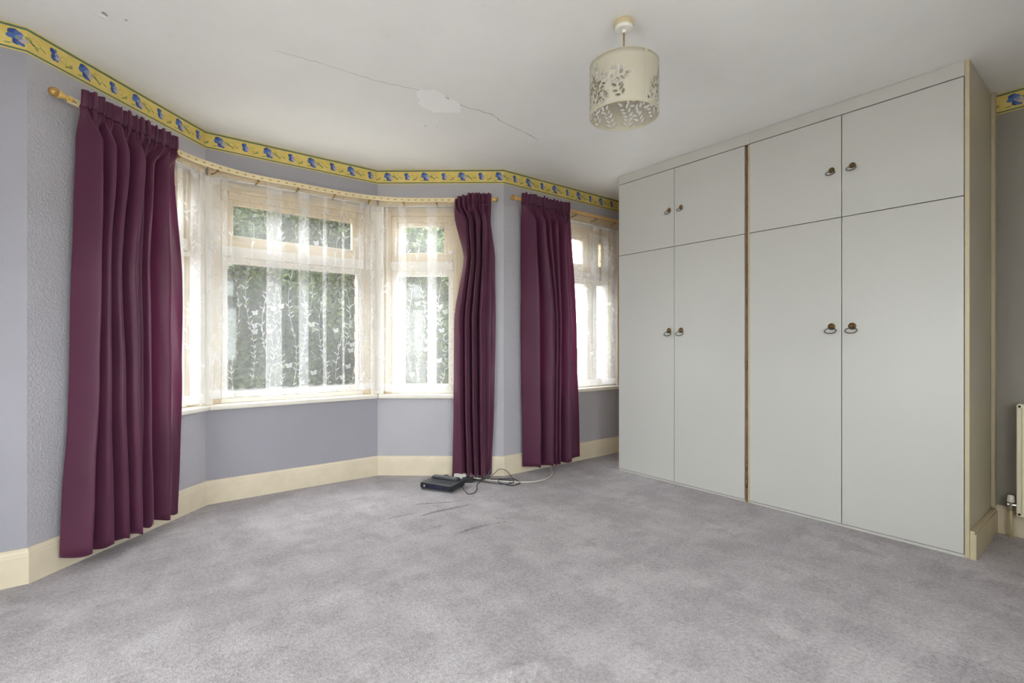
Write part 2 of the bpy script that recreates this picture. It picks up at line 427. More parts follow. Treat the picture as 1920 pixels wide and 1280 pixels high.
wall(2, 'wall_bay_center', 'lilac wall below the wide middle window of the bay', 'wall_smooth', WIN[2])
wall(3, 'wall_bay_right', 'embossed lilac wall beside the narrow gathered curtain', 'wall', WIN[3])
wall(4, 'wall_front_right', 'lilac wall with the window next to the wardrobe', 'wall', WIN[4])
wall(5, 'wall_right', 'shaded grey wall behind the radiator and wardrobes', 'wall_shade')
wall(6, 'wall_back', 'plain wall behind the camera', 'wall_back', WIN[6])
wall(7, 'wall_left', 'plain side wall left of the camera', 'wall_back', WIN[7])

mb = MB(); mb.prism([offset_pt(k, -THICK) for k in range(NP)], ROOM_H, ROOM_H + 0.2)
ceiling = tag(mb.build('ceiling', 'ceiling'), 'white cracked plaster ceiling', 'ceiling', kind='structure')
def on_ceiling(x, y, dz=0.0): return Vector((x, y, ROOM_H - dz))

# carpet: a fine grid with the ruckles the photo shows
def inside(x, y, d):
    c = False; j = NP - 1
    P = INNER[d]
    for i in range(NP):
        a, b = P[i], P[j]
        if (a.y > y) != (b.y > y) and x < (b.x - a.x) * (y - a.y) / (b.y - a.y) + a.x: c = not c
        j = i
    return c
INNER = {-0.06: [offset_pt(k, -0.06) for k in range(NP)]}
def carpet_z(x, y):
    z = 0.0016 * math.sin(3.1 * x + 1.0) * math.sin(2.7 * y)
    for ax, ay, bx, by, h, w in ((0.84, 1.34, 1.20, 1.26, 0.016, 0.045), (1.70, 0.76, 2.02, 1.04, 0.018, 0.050), (0.55, 2.30, 1.05, 2.05, 0.008, 0.07)):
        dx, dy = bx - ax, by - ay; L = math.hypot(dx, dy); t = ((x - ax) * dx + (y - ay) * dy) / (L * L)
        if 0 < t < 1: z += h * math.sin(math.pi * t) * math.exp(-((((x - ax) * -dy + (y - ay) * dx) / L) / w) ** 2)
    return z
mb = MB(); ids = {}; st = 0.0200
nx, ny = int(5.5 / st), int(5.1 / st)
for i in range(nx):
    for j in range(ny):
        x, y = -1.3 + i * st, -0.95 + j * st
        if inside(x + st / 2, y + st / 2, -0.06):
            q = []
            for a, b in ((i, j), (i + 1, j), (i + 1, j + 1), (i, j + 1)):
                if (a, b) not in ids:
                    X, Y = -1.3 + a * st, -0.95 + b * st
                    ids[(a, b)] = mb.vert((X, Y, carpet_z(X, Y)))
                q.append(ids[(a, b)])
            mb.f.append(q)
floor = tag(mb.build('floor', 'carpet', smooth=True), 'grey mauve pile carpet with ruckles', 'carpet', kind='structure')

def ruckle(pts, h, w):
    """a crease where the loose carpet has been pushed up into a small overhanging fold"""
    prof = [(2.6, -0.10), (1.7, 0.10), (1.0, 0.45), (0.45, 0.85), (0.0, 1.0), (-0.38, 0.86), (-0.55, 0.52), (-0.40, 0.20), (-0.22, -0.12)]
    path = catmull([(*p, 0.0) for p in pts], 14); rows = []; n = len(path)
    for k, p in enumerate(path):
        a, b = path[max(0, k - 1)], path[min(n - 1, k + 1)]; t = Vector((b[0] - a[0], b[1] - a[1])).normalized(); nn = Vector((-t.y, t.x))
        u = k / (n - 1); f = max(0.03, math.sin(math.pi * u)) ** 0.7 * (1 + 0.18 * math.sin(u * 17 + p[1] * 9))
        rows.append([(p[0] + nn.x * q * w * (0.5 + 0.5 * f), p[1] + nn.y * q * w * (0.5 + 0.5 * f), carpet_z(p[0], p[1]) + z * h * f) for q, z in prof])
    mb = MB(); mb.grid(rows); return mb.build('ruckle', 'carpet', floor, smooth=True)
def catmull(pts, n):
    out = []; P = [pts[0]] + list(pts) + [pts[-1]]
    for k in range(1, len(P) - 2):
        a, b, c, d = P[k - 1], P[k], P[k + 1], P[k + 2]
        for j in range(n):
            t = j / n
            out.append(tuple(0.5 * (2 * b[q] + (c[q] - a[q]) * t + (2 * a[q] - 5 * b[q] + 4 * c[q] - d[q]) * t * t + (3 * b[q] - a[q] - 3 * c[q] + d[q]) * t ** 3) for q in range(len(b))))
    out.append(tuple(pts[-1])); return out
ruckle([(1.50, 2.86), (1.60, 2.87), (1.72, 2.86), (1.88, 2.85)], 0.015, 0.022)
ruckle([(1.54, 2.46), (1.64, 2.48), (1.74, 2.47), (1.87, 2.44)], 0.017, 0.022)
ruckle([(1.56, 3.10), (1.66, 3.05), (1.75, 3.00), (1.86, 2.96)], 0.009, 0.018)
ruckle([(1.28, 2.92), (1.36, 2.945), (1.50, 2.93)], 0.006, 0.016)
ruckle([(1.40, 2.62), (1.47, 2.63), (1.55, 2.615)], 0.006, 0.014)
ruckle([(1.80, 1.56), (1.83, 1.555), (1.86, 1.555)], 0.008, 0.012)

# ------------------------------------------------------------------ baseboards, wallpaper border
BASE_PROF = [(0.0, -0.01), (0.020, -0.01), (0.020, 0.128), (0.017, 0.134), (0.017, 0.142), (0.013, 0.152), (0.006, 0.160), (0.0, 0.160)]
def baseboard(k, name, label, s_end=None):
    mb = MB(); g = SEG[k]
    A = [Vector((*offset_pt(k, d), z)) for d, z in BASE_PROF]
    if s_end is None: B = [Vector((*offset_pt((k + 1) % NP, d), z)) for d, z in BASE_PROF]
    else: B = [g.p(s_end, d, z) for d, z in BASE_PROF]
    n = len(BASE_PROF); ia = [mb.vert(p) for p in A]; ib = [mb.vert(p) for p in B]
    for j in range(n): mb.f.append([ia[j], ia[(j + 1) % n], ib[(j + 1) % n], ib[j]])
    mb.f.append(ia[::-1]); mb.f.append(ib)
    return tag(mb.build(name, 'gloss_cream'), label, 'baseboard', kind='structure')
baseboard(0, 'baseboard_front_left', 'cream gloss skirting at the far left edge')
baseboard(1, 'baseboard_bay_left', 'cream gloss skirting behind the wide purple curtain')
baseboard(2, 'baseboard_bay_center', 'cream gloss skirting under the middle bay window')
baseboard(3, 'baseboard_bay_right', 'cream gloss skirting behind the set-top box')
baseboard(4, 'baseboard_front_right', 'cream gloss skirting below the window by the wardrobe')
baseboard(5, 'baseboard_right', 'cream gloss skirting under the radiator')
baseboard(6, 'baseboard_back', 'cream skirting behind the camera')
baseboard(7, 'baseboard_left', 'cream skirting left of the camera')

u_at = {0: -SEG[0].L}
for k in range(1, 6): u_at[k] = u_at[k - 1] + SEG[k - 1].L
u_at[5] = 0.15 - (SEG[5].L - 0)  # own phase on the right wall, set below
BZ0, BZ1 = 2.430, 2.549
def border(k, n, label, s0=0.0):
    mb = MB(); g = SEG[k]; uv = []
    def P(end, d, z): return Vector((*offset_pt((k + end) % NP, d), z)) if not (end == 0 and s0 > 0) else g.p(s0, d, z)
    c = [P(0, 0, BZ0), P(1, 0, BZ0), P(1, 0.0012, BZ0), P(0, 0.0012, BZ0), P(0, 0, BZ1), P(1, 0, BZ1), P(1, 0.0012, BZ1), P(0, 0.0012, BZ1)]
    mb.hexa(c)
    u0 = u_at[k] + s0; u1 = u_at[k] + g.L
    if k == 5: u0 = -0.032 - (3.309 - s0 - 0.458) + 0; u0 = -0.032 - ((3.309 - s0) - 0.458); u1 = u0 + g.L - s0
    uv = [(u0, 0), (u1, 0), (u1, 0), (u0, 0), (u0, 0.122), (u1, 0.122), (u1, 0.122), (u0, 0.122)]
    return tag(mb.build('trim_%d' % n, 'border', uv=uv), label, 'wallpaper border', kind='structure')
border(0, 1, 'yellow floral wallpaper border at the far left edge')
border(1, 2, 'yellow floral border above the wide purple curtain')
border(2, 3, 'yellow floral border above the middle bay window')
border(3, 4, 'yellow floral border above the narrow gathered curtain')
border(4, 5, 'yellow floral border meeting the left wardrobe')
border(5, 6, 'yellow floral border on the wall above the radiator', 2.735)

# ------------------------------------------------------------------ windows
def sill_quad(k, s0, s1):
    """plan outline of the window board of wall k, mitred where it meets the next one"""
    g = SEG[k]; o_in, o_out = 0.045, -0.12
    def pt(s, d):
        if s <= 0: return offset_pt(k, d)
        if s >= g.L: return offset_pt((k + 1) % NP, d)
        return g.a + g.t * s + g.n * d
    return [pt(s0, o_in), pt(s1, o_in), pt(s1, o_out), pt(s0, o_out)]
def window(n, k, s0, s1, label, mullion=None):
    SILL_Z = SILLS.get(k, 0.675)
    g = SEG[k]; w = thing('window_%d' % n, g.p((s0 + s1) / 2, 0, SILL_Z), label, 'window', kind='structure')
    def bar(name, a, b, o0, o1, z0, z1, mat, bev=0.004):
        mb = MB(); g.box(mb, a, b, o0, o1, z0, z1); return mb.build(name, mat, w, bevel=bev)
    # moulded board over the head and the window board below
    hb0, hb1 = max(0.0, s0 - 0.03), min(g.L, s1 + 0.03)
    bar('architrave', hb0 + 0.012, hb1 - 0.012, 0.0005, 0.012, 2.242, 2.306, 'wood_yellow')
    bar('architrave_bead', hb0 + 0.012, hb1 - 0.012, 0.012, 0.022, 2.288, 2.304, 'wood_yellow', 0.003)
    if s1 < g.L: bar('architrave', s1 - 0.005, s1 + 0.045, 0.0005, 0.012, SILL_Z, 2.242, 'wood_yellow')
    if s0 > 0: bar('architrave', s0 - 0.045, s0 + 0.005, 0.0005, 0.012, SILL_Z, 2.242, 'wood_yellow')
    mb = MB(); q = sill_quad(k, s0 - 0.05 if s0 > 0 else 0, s1 + 0.05 if s1 < g.L else g.L)
    mb.prism(q, SILL_Z - 0.034, SILL_Z); mb.build('window_board', 'wood_white', w, bevel=0.010)
    a, b = s0 + (0.045 if s0 <= 0 else 0.0), s1 - (0.045 if s1 >= g.L else 0.0)
    F0, F1 = -0.055, -0.145
    J = 0.055
    bar('jamb', a, a + J, F1, F0, SILL_Z, HEAD_Z, 'wood_yellow'); bar('jamb', b - J, b, F1, F0, SILL_Z, HEAD_Z, 'wood_yellow')
    bar('head', a + J, b - J, F1, F0, HEAD_Z - 0.065, HEAD_Z, 'wood_yellow')
    bar('cill', a + J, b - J, F1, F0, SILL_Z, SILL_Z + 0.035, 'wood_white')
    bar('transom', a + J, b - J, F1, F0 + 0.01, 1.715, 1.790, 'wood_white')
    cells = [(a + J, b - J)]
    if mullion:
        bar('mullion', mullion - 0.03, mullion + 0.03, F1, F0, SILL_Z + 0.035, HEAD_Z - 0.065, 'wood_white')
        cells = [(a + J, mullion - 0.03), (mullion + 0.03, b - J)]
    for c0, c1 in cells:
        for z0, z1, mats, ws in ((SILL_Z + 0.035, 1.715, 'wood_white', (0.042,)), (1.790, HEAD_Z - 0.065, 'wood_yellow', (0.050, 0.032))):
            e0, e1, y0, y1 = c0, c1, z0, z1; dep = -0.072
            for q, r in enumerate(ws):
                nm = ('sash_' if q == 0 else 'glazing_bead_')
                bar(nm + 'stile', e0, e0 + r, -0.135, dep, y0, y1, mats); bar(nm + 'stile', e1 - r, e1, -0.135, dep, y0, y1, mats)
                bar(nm + 'rail', e0 + r, e1 - r, -0.135, dep, y0, y0 + r, mats); bar(nm + 'rail', e0 + r, e1 - r, -0.135, dep, y1 - r, y1, mats)
                e0 += r; e1 -= r; y0 += r; y1 -= r; dep -= 0.018
            pn = bar('pane', e0 - 0.004, e1 + 0.004, -0.118, -0.114, y0 - 0.004, y1 + 0.004, 'glass', 0)
            if z0 > 1.5:   # casement stay on the bottom rail of the opening light
                mb = MB(); mb.tube([g.p(e0 + 0.10, dep + 0.012, 1.815), g.p((e0 + e1) / 2, dep + 0.022, 1.822), g.p(e1 - 0.10, dep + 0.012, 1.815)], 0.005, 6)
                mb.build('casement_stay', 'brass_dark', w, smooth=True)
    return w
window(1, 1, *WIN[1], 'narrow bay window between the wide curtain and the bay corner')
window(2, 2, *WIN[2], 'wide middle window of the bay')
window(3, 3, *WIN[3], 'narrow bay window beside the gathered curtain')
window(4, 4, *WIN[4], 'window half hidden behind the wardrobe', mullion=1.15)
window(5, 7, *WIN[7], 'unseen glazed opening added left of the camera to brighten the room', mullion=2.30)  # added opening, there for the sky light it lets in
window(6, 6, *WIN[6], 'unseen window added behind the camera to brighten the room', mullion=3.65)  # second added opening, fills the room with light from behind

def corner_post(k, n, label):
    """timber post in the angle where wall k-1 meets wall k"""
    g0, g1 = SEG[k - 1], SEG[k]; e = 0.045
    q = lambda g, s, d: (g.a + g.t * s + g.n * d)
    mb = MB(); mb.prism([q(g0, g0.L - e, 0.0), g1.a.copy(), q(g1, e, 0.0), q(g1, e, -0.145), offset_pt(k, -0.145), q(g0, g0.L - e, -0.145)], SILL_Z, HEAD_Z)
    return tag(mb.build('trim_%d' % n, 'wood_white', bevel=0.003), label, 'window post', kind='structure')
corner_post(2, 7, 'white timber corner post at the left angle of the bay')
corner_post(3, 8, 'white timber corner post at the right angle of the bay')

# brick piers outside the bay corners
def pier(k, label):
    g0, g1 = SEG[k - 1], SEG[k]
    root = thing('brick_pier', (*offset_pt(k, -0.2), 0.0), label, 'brick pier', kind='structure')
    mb = MB(); q = lambda g, s, d: (g.a + g.t * s + g.n * d)
    mb.prism([q(g0, g0.L - 0.085, -0.152), offset_pt(k, -0.152), q(g1, 0.085, -0.152), q(g1, 0.085, -0.258), offset_pt(k, -0.258), q(g0, g0.L - 0.085, -0.258)], 0.0, 2.55)
    mb.build('mortar', 'mortar', root)
    z = 0.45; j = 0
    while z < 2.35:
        for side, g in ((0, g0), (1, g1)):
            mb = MB(); e = 0.100 if (j + side) % 2 else 0.094
            if side == 0: p = [q(g, g.L - e, -0.150), offset_pt(k, -0.150), offset_pt(k, -0.265), q(g, g.L - e, -0.265)]
            else: p = [offset_pt(k, -0.150), q(g, e, -0.150), q(g, e, -0.265), offset_pt(k, -0.265)]
            mb.prism(p, z, z + 0.065); mb.build('brick', 'brick', root)
        z += 0.076; j += 1
pier(2, 'red brick pier outside the left angle of the bay')
pier(3, 'red brick pier outside the right angle of the bay')

# ------------------------------------------------------------------ curtain tracks
TRK_OFF, TRK_Z = 0.075, 2.272
def rounded_path(pts, r, n=10):
    out = [pts[0]]
    for a, b, c in zip(pts, pts[1:], pts[2:]):
        u, v = (a - b).normalized(), (c - b).normalized()
        p, q = b + u * r, b + v * r
        for j in range(n + 1):
            t = j / n; out.append(p * (1 - t) ** 2 + b * 2 * t * (1 - t) + q * t * t)
    out.append(pts[-1]); return out
def xy(p): return Vector((p[0], p[1]))
bay_path = rounded_path([xy(SEG[1].p(0.12, TRK_OFF, 0)), offset_pt(2, TRK_OFF), offset_pt(3, TRK_OFF), xy(SEG[3].p(0.965, TRK_OFF, 0))], 0.36)
def strip_along(path, half, z0, z1):
    mb = MB(); L, Rr = [], []
    for k, p in enumerate(path):
        t = (path[min(k + 1, len(path) - 1)] - path[max(k - 1, 0)]).normalized(); nn = Vector((t.y, -t.x))
        L.append(p - nn * half); Rr.append(p + nn * half)
    rows = []
    for a, b in zip(L, Rr):
        rows.append([(a.x, a.y, z0), (b.x, b.y, z0), (b.x, b.y, z1), (a.x, a.y, z1), (a.x, a.y, z0)])
    mb.grid(rows); mb.poly(rows[0][:4]); mb.poly(rows[-1][:4]); return mb
def resample(path, step):
    out = []; acc = 0.0; nxt = step / 2
    for a, b in zip(path, path[1:]):
        L = (b - a).length
        while nxt <= acc + L:
            t = (nxt - acc) / L; out.append((a + (b - a) * t, (b - a).normalized())); nxt += step
        acc += L
    return out
FINIAL_BODY = [(0.006, 0.0), (0.010, 0.004), (0.012, 0.018), (0.017, 0.034), (0.021, 0.048), (0.021, 0.056), (0.018, 0.062)]
FINIAL_CAP = [(0.0205, 0.054), (0.0225, 0.060), (0.021, 0.070), (0.015, 0.080), (0.006, 0.086), (0.001, 0.087)]
FINIAL_COLLAR = [(0.009, -0.020), (0.0125, -0.019), (0.0125, -0.008), (0.010, -0.006), (0.010, 0.002), (0.013, 0.003), (0.013, 0.007), (0.009, 0.008)]
def finial(root, p, d, z, sc_=1.0):
    d = Vector((d.x, d.y, 0)).normalized(); q = d.to_track_quat('Z', 'Y').to_matrix().to_4x4()
    mt = Matrix.Translation((p.x, p.y, z)) @ q @ Matrix.Scale(sc_, 4)
    mb = MB(); mb.lathe(FINIAL_BODY, mt, 20); f = mb.build('finial', 'finial_yellow', root, smooth=True)
    mb = MB(); mb.lathe(FINIAL_CAP, mt, 20); mb.build('finial_cap', 'finial_bronze', f, smooth=True)
    mb = MB(); mb.lathe(FINIAL_COLLAR, mt, 20); mb.build('collar', 'gold', f, smooth=True)
def bracket(root, p, t, z, wall_off):
    nn = Vector((t.y, -t.x)); mb = MB()
    a = p - nn * (wall_off - 0.014)
    mb.tube([(a.x, a.y, z - 0.036), (p.x - nn.x * 0.02, p.y - nn.y * 0.02, z - 0.034), (p.x, p.y, z - 0.028), (p.x + nn.x * 0.006, p.y + nn.y * 0.006, z - 0.016)], 0.005, 6)
    mb.lathe([(0.009, -0.003), (0.011, 0.0), (0.009, 0.006)], Matrix.Translation((p.x + nn.x * 0.004, p.y + nn.y * 0.004, z - 0.028)), 10)
    mb.build('bracket', 'brass_dark', root, smooth=True)
trk = thing('curtain_track', (*bay_path[0], TRK_Z), 'cream curtain track bending round the bay with gilt finials', 'curtain track')
strip_along(bay_path, 0.006, TRK_Z - 0.014, TRK_Z + 0.016).build('rail', 'track_cream', trk, bevel=0.003)
mb = strip_along(bay_path, 0.009, TRK_Z + 0.012, TRK_Z + 0.018); mb.build('rail_lip', 'track_cream', trk)
mb = MB()
for p, t in resample(bay_path, 0.055):
    nn = Vector((t.y, -t.x)); c = p + nn * 0.0062
    mb.hexa([(*(c - t * 0.009), TRK_Z - 0.003), (*(c + t * 0.009), TRK_Z - 0.003), (*(c + t * 0.009 + nn * 0.001), TRK_Z - 0.003), (*(c - t * 0.009 + nn * 0.001), TRK_Z - 0.003),
             (*(c - t * 0.009), TRK_Z + 0.004), (*(c + t * 0.009), TRK_Z + 0.004), (*(c + t * 0.009 + nn * 0.001), TRK_Z + 0.004), (*(c - t * 0.009 + nn * 0.001), TRK_Z + 0.004)])
mb.build('slots', 'slot_brown', trk, kind='stuff')
for p, t in resample(bay_path, 0.27): bracket(trk, p, t, TRK_Z, TRK_OFF)
finial(trk, bay_path[0] + (bay_path[0] - bay_path[1]).normalized() * 0.0, bay_path[0] - bay_path[1], TRK_Z + 0.005)
finial(trk, bay_path[-1] - (bay_path[-1] - bay_path[-2]).normalized() * 0.02, bay_path[-1] - bay_path[-2], TRK_Z + 0.005, 0.8)

win4_path = [xy(SEG[4].p(0.10, TRK_OFF, 0)), xy(SEG[4].p(1.47, TRK_OFF, 0))]
TRK4_Z = 2.305
trk4 = thing('curtain_track', (*win4_path[0], TRK4_Z), 'straight gold curtain rail over the window by the wardrobe', 'curtain track')
strip_along(win4_path, 0.006, TRK4_Z - 0.014, TRK4_Z + 0.016).build('rail', 'track_gold', trk4, bevel=0.003)
strip_along(win4_path, 0.009, TRK4_Z - 0.002, TRK4_Z + 0.002).build('rail_lip', 'track_cream', trk4)
for p, t in resample(win4_path, 0.27): bracket(trk4, p, t, TRK4_Z, TRK_OFF)
finial(trk4, win4_path[0], win4_path[0] - win4_path[1], TRK4_Z, 1.0)

# ------------------------------------------------------------------ purple curtains
def smooth(t): t = min(1, max(0, t)); return t * t * (3 - 2 * t)
def curtain(g, keys, offs, vf, valley, head, ztop, zbot, label, base_s, seed, sag=lambda u: 0.0, pleats=13, panel=()):
    """keys: (z, [left edge, ridges..., right edge]); offs: offset of each from the wall; head: (s0, s1) of the heading"""
    rnd = random.Random(seed); n = len(keys[0][1])
    fold_r = [rnd.uniform(0.78, 1.12) for _ in range(n)]
    def ridge(z):
        if z >= keys[0][0]: return keys[0][1]
        for (za, a), (zb, b) in zip(keys, keys[1:]):
            if z >= zb:
                t = smooth((za - z) / (za - zb)) * 0.5 + 0.5 * (za - z) / (za - zb)
                return [p + (q - p) * t for p, q in zip(a, b)]
        return keys[-1][1]
    def section(z):
        r = ridge(z); c = [(r[0], offs[0])]
        gap = r[1] - r[0]; c.append((r[0] + gap * 0.55, offs[0] + (offs[1] - offs[0]) * 0.62))
        for k in range(1, n - 1):
            nx_ = r[k + 1] - r[k]
            c.append((r[k], offs[k] * fold_r[k]))
            hi_, nh = offs[k] * fold_r[k], offs[k + 1] * (fold_r[k + 1] if k + 1 < n - 1 else 1)
            c.append((r[k] + nx_ * 0.10, valley + (hi_ - valley) * 0.80))
            c.append((r[k] + nx_ * vf * 0.6, valley + 0.25 * (hi_ - valley)))
            c.append((r[k] + nx_ * (vf + 0.06), valley))
            if panel and k == n - 2:
                c += [(r[k] + nx_ * f_, o_) for f_, o_ in panel]; continue
            c.append((r[k] + nx_ * (vf + 0.24), valley + 0.06 * (nh - valley)))
            m = vf + 0.24
            c.append((r[k] + nx_ * (m + (1 - m) * 0.22), valley + (nh - valley) * 0.55))
            c.append((r[k] + nx_ * (m + (1 - m) * 0.60), valley + (nh - valley) * 0.93))
        c.append((r[-1], offs[-1]))
        return catmull(c, 6)
    N = len(section(1.0)); zs = []
    HH = 0.088
    edges = [0.0]
    for _ in range(pleats): edges.append(edges[-1] + rnd.uniform(0.55, 1.45))
    edges = [e / edges[-1] for e in edges]; amp = [rnd.uniform(0.6, 1.3) for _ in range(pleats)]
    def heading(u, depth):
        for k in range(pleats):
            if u <= edges[k + 1] or k == pleats - 1:
                q = (u - edges[k]) / (edges[k + 1] - edges[k]); break
        w = math.sin(math.pi * q) ** 0.6 if 0 < q < 1 else 0
        off = TRK_OFF + 0.034 + 0.038 * amp[k] * (w - 0.5)
        lean = 0.014 * math.sin(math.pi * 2 * q) * amp[k] + 0.10 * (depth - HH) * (amp[k] - 0.95)
        return head[0] + (head[1] - head[0]) * u + lean, off
    def P(u_i, z):
        u = u_i / (N - 1); d = ztop - z
        hs, ho = heading(u, d)
        pinch = math.exp(-((d - HH) / 0.012) ** 2)
        ho -= 0.010 * pinch
        t = smooth((d - HH) / 0.16)
        s, o = sec[u_i]
        w1 = 0.003 * math.sin(9 * z + 5 * s * 7 + seed) * math.sin(3.1 * z + u_i * 0.21) * t
        return g.p(hs + (s - hs) * t, max(0.040, ho + (o - ho) * t + w1), z + (sag(u) + 0.007 * math.sin(u * 31 + seed) * math.sin(u * 57)) * max(0, 1 - d / 0.2))
    rows_h, rows_d = [], []
    zlist_h = [ztop - HH * k / 5 for k in range(6)]
    for z in zlist_h:
        sec = section(z); rows_h.append([P(i, z) for i in range(N)])
    m = 70
    for k in range(m + 1):
        z = ztop - HH - (ztop - HH - zbot) * (k / m) ** 1.25; sec = section(z)
        rr = [P(i, z) for i in range(N)]
        if k == m: rr = [Vector((p.x, p.y, zbot + 0.006 * math.sin(i * 0.33 + seed))) for i, p in enumerate(rr)]
        rows_d.append(rr)
    root = thing('curtain', g.p(base_s, TRK_OFF, zbot), label, 'curtain', 'plum velvet curtains at the windows')
    mb = MB(); mb.grid(rows_h); mb.build('heading', 'velvet', root, smooth=True, solid=0.004)
    mb = MB(); mb.grid(rows_d); mb.build('drape', 'velvet', root, smooth=True, solid=0.004)
    # turned-up hem with its stitching line
    hem = [[p + Vector((g.n.x, g.n.y, 0)) * 0.0035 for p in rows_d[-4]], [p + Vector((g.n.x, g.n.y, 0)) * 0.0035 for p in rows_d[-1]]]
    return root
curtain(SEG[1], [(2.08, [0.185, 0.210, 0.288, 0.362, 0.444, 0.492, 0.542, 0.720]), (1.51, [0.165, 0.204, 0.256, 0.316, 0.391, 0.475, 0.506, 0.782]),
                 (0.90, [0.152, 0.188, 0.256, 0.337, 0.404, 0.482, 0.517, 0.782]), (0.06, [0.105, 0.152, 0.273, 0.366, 0.427, 0.478, 0.535, 0.750])],
        [0.045, 0.175, 0.185, 0.170, 0.185, 0.165, 0.180, 0.115], 0.24, 0.056, (0.165, 0.755), 2.345, 0.072,
        'wide purple velvet curtain nearest the far left wall', 0.45, 3, panel=((0.38, 0.110), (0.50, 0.150), (0.58, 0.142), (0.72, 0.112), (0.88, 0.108)))
curtain(SEG[3], [(2.12, [0.660, 0.745, 0.790, 0.850, 0.905, 0.948]), (1.80, [0.735, 0.768, 0.806, 0.850, 0.900, 0.985]), (1.30, [0.655, 0.704, 0.760, 0.815, 0.880, 0.990]),
                 (0.59, [0.650, 0.706, 0.765, 0.820, 0.884, 0.978]), (0.02, [0.640, 0.722, 0.780, 0.836, 0.888, 0.955])],
        [0.10, 0.165, 0.165, 0.175, 0.165, 0.045], 0.42, 0.056, (0.655, 0.955), 2.325, 0.018,
        'narrow gathered purple curtain behind the set-top box', 0.80, 11, sag=lambda u: -0.055 * max(0, 1 - u * 2.2) - 0.01 * u, pleats=9)
curtain(SEG[4], [(2.20, [0.148, 0.190, 0.279, 0.358, 0.445, 0.528, 0.673]), (1.30, [0.148, 0.231, 0.389, 0.439, 0.483, 0.573, 0.747]), (0.06, [0.165, 0.243, 0.376, 0.426, 0.470, 0.586, 0.789])],
        [0.045, 0.180, 0.195, 0.175, 0.185, 0.190, 0.11], 0.26, 0.056, (0.125, 0.680), 2.355, 0.062,
        'purple velvet curtain at the window beside the wardrobe', 0.42, 5)

